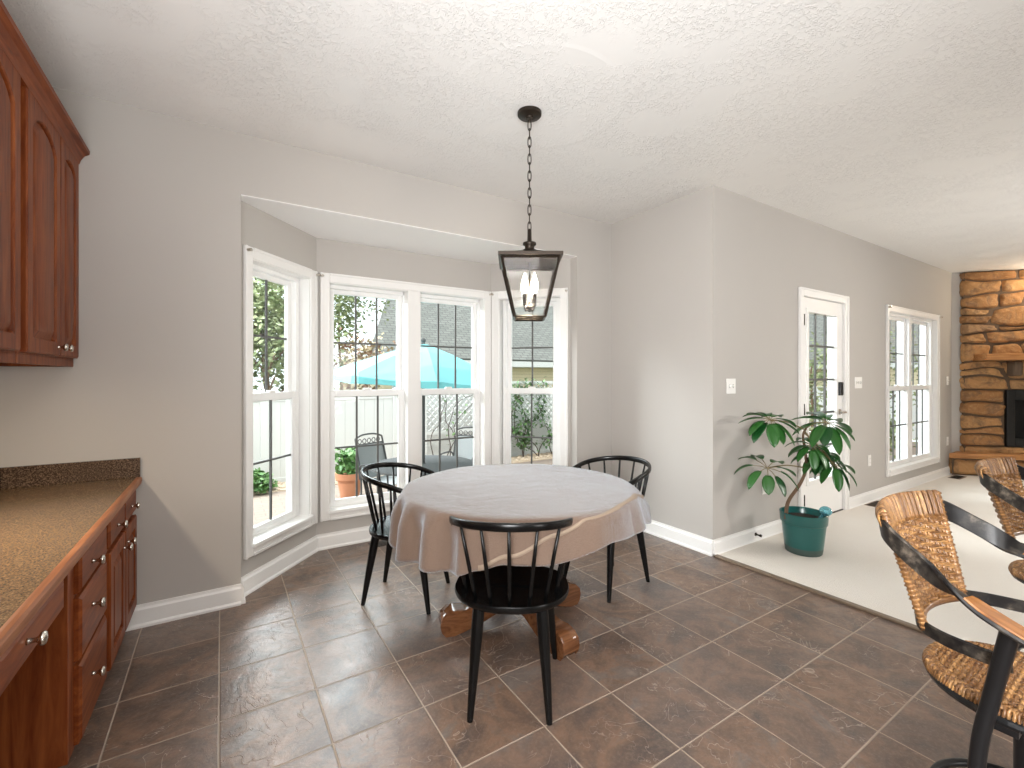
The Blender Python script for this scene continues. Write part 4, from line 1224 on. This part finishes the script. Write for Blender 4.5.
# pebbled bed
rp_ = random.Random(3); pb_ = MB()
pb_.box(-6, 14, 7.9, 8.5, GZ - .05, GZ + .02)
for i in range(900):
    x, y = rp_.uniform(-3, 9), rp_.uniform(7.92, 8.48)
    pb_.ball((x, y, GZ + .03), rp_.uniform(.02, .05), 6, 4, .6)
tag(pb_.build('pebbles', 'gravel'), 'tan pebble strip along the foot of the white fence', 'pebbles', kind='stuff')
# fence
fn = empty('vinyl_fence', (0, 8.55, GZ), 0, 'white vinyl privacy fence behind the patio', 'fence')
for x0 in [-6 + 2.2 * i for i in range(10)]:
    p = MB()
    for k in range(12): p.box(x0 + .06 + k * .1735, x0 + .06 + (k + 1) * .1735 - .003, -.012, .012, .06, 1.36)
    p.build('fence_panel', 'fence', fn)
    MB().box(x0 + .06, x0 + 2.14, -.025, .025, 1.36, 1.46).box(x0 + .06, x0 + 2.14, -.025, .025, .0, .09).build('rail', 'fence', fn, bevel=.006)
    ps = MB().box(x0 - .06, x0 + .06, -.06, .06, 0, 1.50).build('post', 'fence', fn, bevel=.006)
    MB().loops([[(x0 - .07, -.07, 1.50), (x0 + .07, -.07, 1.50), (x0 + .07, .07, 1.50), (x0 - .07, .07, 1.50)], [(x0 - .07, -.07, 1.52), (x0 + .07, -.07, 1.52), (x0 + .07, .07, 1.52), (x0 - .07, .07, 1.52)], [(x0 - .01, -.01, 1.57), (x0 + .01, -.01, 1.57), (x0 + .01, .01, 1.57), (x0 - .01, .01, 1.57)]]).build('post_cap', 'fence', ps)
# trellis
tl = empty('lattice_trellis', (5.0, 8.30, GZ), 0, 'white diagonal lattice trellis standing before the fence', 'trellis')
lt = MB(); LW, LZ0, LZ1 = 3.4, .72, 1.62
for s in (1, -1):
    k = -LW - 2
    while k < LW + 2:
        pts = []
        for zz_ in (LZ0, LZ1):
            pts.append((k + s * (zz_ - LZ0), zz_))
        (xa, za), (xb, zb) = pts
        lo, hi = -LW / 2, LW / 2
        def clip(xa, za, xb, zb):
            t0, t1 = 0, 1
            if xa == xb: return None
            ta, tb2 = (lo - xa) / (xb - xa), (hi - xa) / (xb - xa)
            t0 = max(t0, min(ta, tb2)); t1 = min(t1, max(ta, tb2))
            if t1 - t0 < .02: return None
            return (xa + (xb - xa) * t0, za + (zb - za) * t0, xa + (xb - xa) * t1, za + (zb - za) * t1)
        c_ = clip(xa, za, xb, zb)
        if c_:
            y = .006 * s
            lt.tube([(c_[0], y, c_[1]), (c_[2], y, c_[3])], .014, 4)
        k += .13
lt.build('lattice', 'fence', tl)
fr = MB(); fr.box(-LW / 2 - .04, LW / 2 + .04, -.025, .025, LZ1, LZ1 + .06); fr.box(-LW / 2 - .04, LW / 2 + .04, -.025, .025, LZ0 - .06, LZ0)
fr.build('trellis_rail', 'fence', tl)
for x in (-LW / 2 - .04, LW / 2 - .02):
    MB().box(x, x + .06, -.03, .03, 0, LZ1 + .06).build('trellis_post', 'fence', tl)
# climbing vine
vr = random.Random(21)
vn = empty('climbing_vine', (5.0, 8.2, GZ), 0, 'leafy vine with bare dark stems climbing the white lattice', 'vine')
sv = MB(); lv = MB()
starts = [(-1.35, .02), (-.9, .0), (.1, .0), (.5, .0), (.9, 0), (1.3, 0)]
for q, (x, z) in enumerate(starts):
    for b in range(3):
        pts = [(x, 0, z)]; cx_, cz_ = x, z; a = vr.uniform(.9, 2.2)
        for i in range(9):
            a += vr.uniform(-.55, .55); a = max(.35, min(2.8, a))
            cx_ += math.cos(a) * .22; cz_ += math.sin(a) * .20
            cx_ = max(-1.75, min(1.75, cx_)); 
            if cz_ > 1.7: cz_ = 1.7 - vr.uniform(0, .15)
            pts.append((cx_, vr.uniform(-.05, .03), cz_))
        pp = bez(pts, 4); sv.tube(pp, [.012 - .008 * i / len(pp) for i in range(len(pp))], 5)
        for p in pp[6:]:
            if p.x > .25 or vr.random() < .12:
                for _ in range(5 if p.x > .25 else 2):
                    c_ = p + Vector((vr.gauss(0, .07), vr.gauss(0, .04), vr.gauss(0, .06)))
                    leaf(lv, c_, (vr.uniform(-1, 1), vr.uniform(-1, .2), vr.uniform(-.6, .6)), vr.uniform(.06, .10), .05, .4)
sv.build('vine_stem', 'vine', vn); lv.build('foliage', 'vine_leaf', vn)

# neighbour's house
nh = empty('neighbour_house', (12, 16, GZ), 0, 'beige sided house with grey shingle roof beyond the white fence', 'house')
EZ = 2.05 - GZ
MB().box(-7.2, 12, 0, 7, 0, EZ + .1).build('siding_wall', 'siding', nh)
rfm = MB()
# roof slope in its own plane so the shingle courses run level
sl_ang = math.atan2(4.2, 5.5); Ls = math.hypot(4.2, 5.5)
ro = MB(); ro.prism([(-7.9, 0), (12.5, 0), (12.5, Ls), (-5.2, Ls)], 0, .10)
roof_o = ro.build('roof', 'shingle', nh); roof_o.location = (0, -.6, EZ - .12); roof_o.rotation_euler = (sl_ang, 0, 0)
MB().box(-7.9, 12.5, -.62, -.58, EZ - .32, EZ - .10).build('fascia', 'fence', nh)
MB().box(-7.9, 12.5, -.58, 0.0, EZ - .34, EZ - .30).build('soffit', 'fence', nh)
wn_ = MB().box(-6.9, -6.3, -.04, .0, .9, 1.8).build('window', 'fence', nh)
MB().box(-6.85, -6.35, -.05, -.04, .95, 1.75).build('pane', plain('sky_pane', (0.35, 0.45, 0.5), 0.1), wn_)
nh2 = copy_tree(nh); nh2.location = (26, 14, GZ); nh2.rotation_euler = (0, 0, R(-90))
tag(nh2, 'second beige house glimpsed through the garden door and right-hand window')
sf_ = empty('vinyl_fence', (16.0, 5.6, GZ), 0, 'white vinyl side fence glimpsed through the garden door glass', 'fence')
p = MB()
for k in range(30): p.box(-.012, .012, -2.9 + k * .18, -2.9 + (k + 1) * .18 - .004, .06, 1.36)
p.build('fence_panel', 'fence', sf_)
MB().box(-.025, .025, -2.9, 2.5, 1.36, 1.46).build('rail', 'fence', sf_, bevel=.006)
for y in (-2.9, -1.1, .7, 2.5): MB().box(-.06, .06, y - .06, y + .06, 0, 1.52).build('post', 'fence', sf_, bevel=.006)
# trees
def tree(x, y, h, rad, zc_, label, mat, n, seed, name='garden_tree', flat=1.0, size=.12):
    t = empty(name, (x, y, GZ), 0, label, 'tree' if 'tree' in name else 'shrub'); rr = random.Random(seed)
    tk = MB().tube(bez([(0, 0, 0), (.05, .02, h * .3), (-.03, 0, h * .6), (.02, .03, h * .9)], 4), [.09 * rad / 1.3 * (1 - .7 * i / 12) for i in range(13)], 8)
    for k in range(9):
        a = rr.uniform(0, 6.28); z = h * rr.uniform(.3, .75)
        tk.tube(bez([(0, 0, z), (math.cos(a) * rad * .4, math.sin(a) * rad * .4, z + rad * .3), (math.cos(a) * rad * .8, math.sin(a) * rad * .8, z + rad * .5)], 3), [.03 * rad / 1.3 - .002 * i for i in range(7)], 5)
    tk.build('trunk', 'bark', t)
    lv = MB()
    cl_ = [(rr.gauss(0, rad * .45), rr.gauss(0, rad * .45), zc_ + rr.gauss(0, h * .20)) for _ in range(26)]
    for i in range(n):
        c_ = rr.choice(cl_); s = rad * .30
        p = (c_[0] + rr.gauss(0, s), c_[1] + rr.gauss(0, s), c_[2] + rr.gauss(0, s) * flat)
        leaf2(lv, p, rr, size)
    lv.build('crown', mat, t)
    return t
def leaf2(mb, p, rr, size):
    d = Vector((rr.uniform(-1, 1), rr.uniform(-1, 1), rr.uniform(-.8, .5))).normalized(); s = d.cross(Vector((rr.uniform(-1, 1), rr.uniform(-1, 1), rr.uniform(-1, 1)))).normalized()
    L = size * rr.uniform(.7, 1.3); w = L * .32; p = Vector(p); n = d.cross(s) * L * .08
    mb.add([tuple(p), tuple(p + d * L * .5 + s * w + n), tuple(p + d * L), tuple(p + d * L * .5 - s * w + n)], [(0, 1, 2, 3)])
tree(0.75, 10.4, 3.8, 1.25, 2.8, 'green leafy tree behind the fence seen through the left bay window', 'tree_leaf', 7500, 1)
tree(2.55, 9.5, 2.3, .50, 2.05, 'plum-leaved small tree above the fence beside the turquoise umbrella', 'red_leaf', 900, 2, size=.10)
tree(2.7, 12.9, 4.8, .75, 3.9, 'pale green tree in front of the shingle roof edge', 'tree_leaf', 1500, 9)
b_ = empty('round_shrub', (.45, 8.0, GZ), 0, 'bright green low shrub on the pebbles below left bay window', 'shrub')
rr = random.Random(4); lv = MB()
for i in range(900):
    a, b = rr.uniform(0, 6.28), rr.uniform(0, 1)
    r_ = .26 * rr.uniform(.5, 1)
    leaf2(lv, (r_ * math.cos(a) * math.sqrt(1 - b * b), r_ * math.sin(a) * math.sqrt(1 - b * b), .03 + b * .30), rr, .07)
lv.build('foliage', 'bush_leaf', b_)
# shrubs outside the garden door and living-room window
for i, (x, y, rd, hh, lab) in enumerate(((10.5, 4.75, .6, 2.3, 'dark shrub outside the garden door glass'), (14.0, 4.7, .8, 3.0, 'tall shrub outside the living-room window'), (11.2, 3.9, .4, 1.1, 'low shrub under the living-room window outside'))):
    tree(x, y, hh, rd, hh * .62, lab, 'tree_leaf', 800, 30 + i, name='garden_shrub', size=.10)

# terracotta pot
tp = empty('terracotta_planter', (1.60, 6.98, GZ), 0, 'terracotta pot with a green plant on the patio', 'planter')
smooth_angle(MB().lathe([(.02, 0), (.13, 0), (.18, .28), (.205, .28), (.215, .37), (.19, .37), (.18, .33), (.02, .33)], 28).build('pot', 'terracotta', tp), 35)
lv = MB()
for i in range(260):
    a, b = rr.uniform(0, 6.28), rr.uniform(0, 1); r_ = .2 * rr.uniform(.3, 1)
    leaf2(lv, (r_ * math.cos(a), r_ * math.sin(a), .36 + b * .34), rr, .11)
lv.build('foliage', 'bush_leaf', tp)

# patio table + umbrella + chairs
UC = Vector((2.05, 5.22, GZ))
pt = empty('patio_table', tuple(UC), 0, 'round dark metal patio table outside the bay window', 'table')
MB().lathe([(.05, .70), (.60, .70), (.615, .708), (.615, .725), (.60, .73), (.05, .73)], 40).build('tabletop', 'patio_metal', pt)
for k in range(4):
    a = R(45 + 90 * k)
    MB().tube(bez([(.12 * math.cos(a), .12 * math.sin(a), .70), (.18 * math.cos(a), .18 * math.sin(a), .4), (.42 * math.cos(a), .42 * math.sin(a), 0.01)], 5), .016, 8).build('leg', 'patio_metal', pt)
um = empty('patio_umbrella', tuple(UC), R(8), 'turquoise patio umbrella rising through the metal table', 'umbrella')
MB().tube([(0, 0, .01), (0, 0, 2.20)], .021, 10).build('pole', 'patio_metal', um)
MB().lathe([(.03, .006), (.24, .006), (.24, .05), (.05, .09), (.03, .3)], 24).build('base', 'patio_metal', um)
tilt = Matrix.Translation((0, 0, 1.78)) @ Matrix.Rotation(R(4), 4, Vector((fwv.x, fwv.y, 0))) @ Matrix.Translation((0, 0, -1.78))
cv = MB(); cv.mx = tilt
def octa(r, z, sag=0.0):
    o = []
    for i in range(8):
        a, b = R(22.5 + 45 * i), R(22.5 + 45 * (i + 1))
        for k in range(5):
            t = k / 5; x = math.cos(a) * (1 - t) + math.cos(b) * t; y = math.sin(a) * (1 - t) + math.sin(b) * t
            o.append((r * x, r * y, z - sag * math.sin(PI * t)))
    return o
cv.loops([octa(.02, 2.165), octa(.35, 2.06, .01), octa(.75, 1.90, .02), octa(1.12, 1.74, .02), octa(1.13, 1.66, -.01)], True, True, False)
cvo = cv.build('canopy', 'teal_cloth', um); sdm = cvo.modifiers.new('thick', 'SOLIDIFY'); sdm.thickness = .004
for i in range(8):
    a = R(22.5 + 45 * i); rb_ = MB(); rb_.mx = tilt
    rb_.tube([(.03 * math.cos(a), .03 * math.sin(a), 2.13), (1.10 * math.cos(a), 1.10 * math.sin(a), 1.725)], .008, 6)
    rb_.build('rib', 'patio_metal', um)
MB().ball((0, 0, 2.21), .03, 10, 8).build('finial', 'patio_metal', um)
def patio_chair(x, y, rz, lab):
    c = empty('patio_chair', (x, y, GZ), rz, lab, 'chair', 'metal patio chairs')
    fr = MB()
    for s in (-1, 1):
        fr.tube(bez([(s * .24, .26, 0), (s * .25, .24, .42), (s * .26, .20, .63), (s * .26, -.05, .66), (s * .25, -.25, .62), (s * .24, -.27, .45)], 5), .012, 6)
        fr.tube(bez([(s * .24, -.26, 0), (s * .24, -.24, .42), (s * .235, -.32, .80), (s * .23, -.36, .96)], 5), .012, 6)
    fr.tube(bez([(-.23, -.36, .96), (-.1, -.375, 1.0), (.1, -.375, 1.0), (.23, -.36, .96)], 5), .012, 6)
    fr.tube([(-.23, -.35, .88), (.23, -.35, .88)], .008, 6)
    for k in range(5):
        cx_ = -.16 + .08 * k
        fr.tube([(cx_ + .03 * math.cos(2 * PI * i / 14), -.358, .92 + .03 * math.sin(2 * PI * i / 14)) for i in range(14)], .006, 5, closed=True)
    fr.build('frame', 'patio_metal', c)
    MB().box(-.24, .24, -.25, .25, .42, .432).build('seat', 'patio_mesh', c)
    bkm = MB(); bkm.mx = Matrix.Translation((0, -.245, .44)) @ Matrix.Rotation(R(14), 4, 'X')
    bkm.box(-.232, .232, -.004, .004, 0, .45); bkm.build('backrest', 'patio_mesh', c)
patio_chair(1.84, 5.90, R(-152), 'grey mesh patio chair left of the patio table')
patio_chair(2.92, 5.98, R(130), 'grey mesh patio chair behind the patio table, by the lattice')
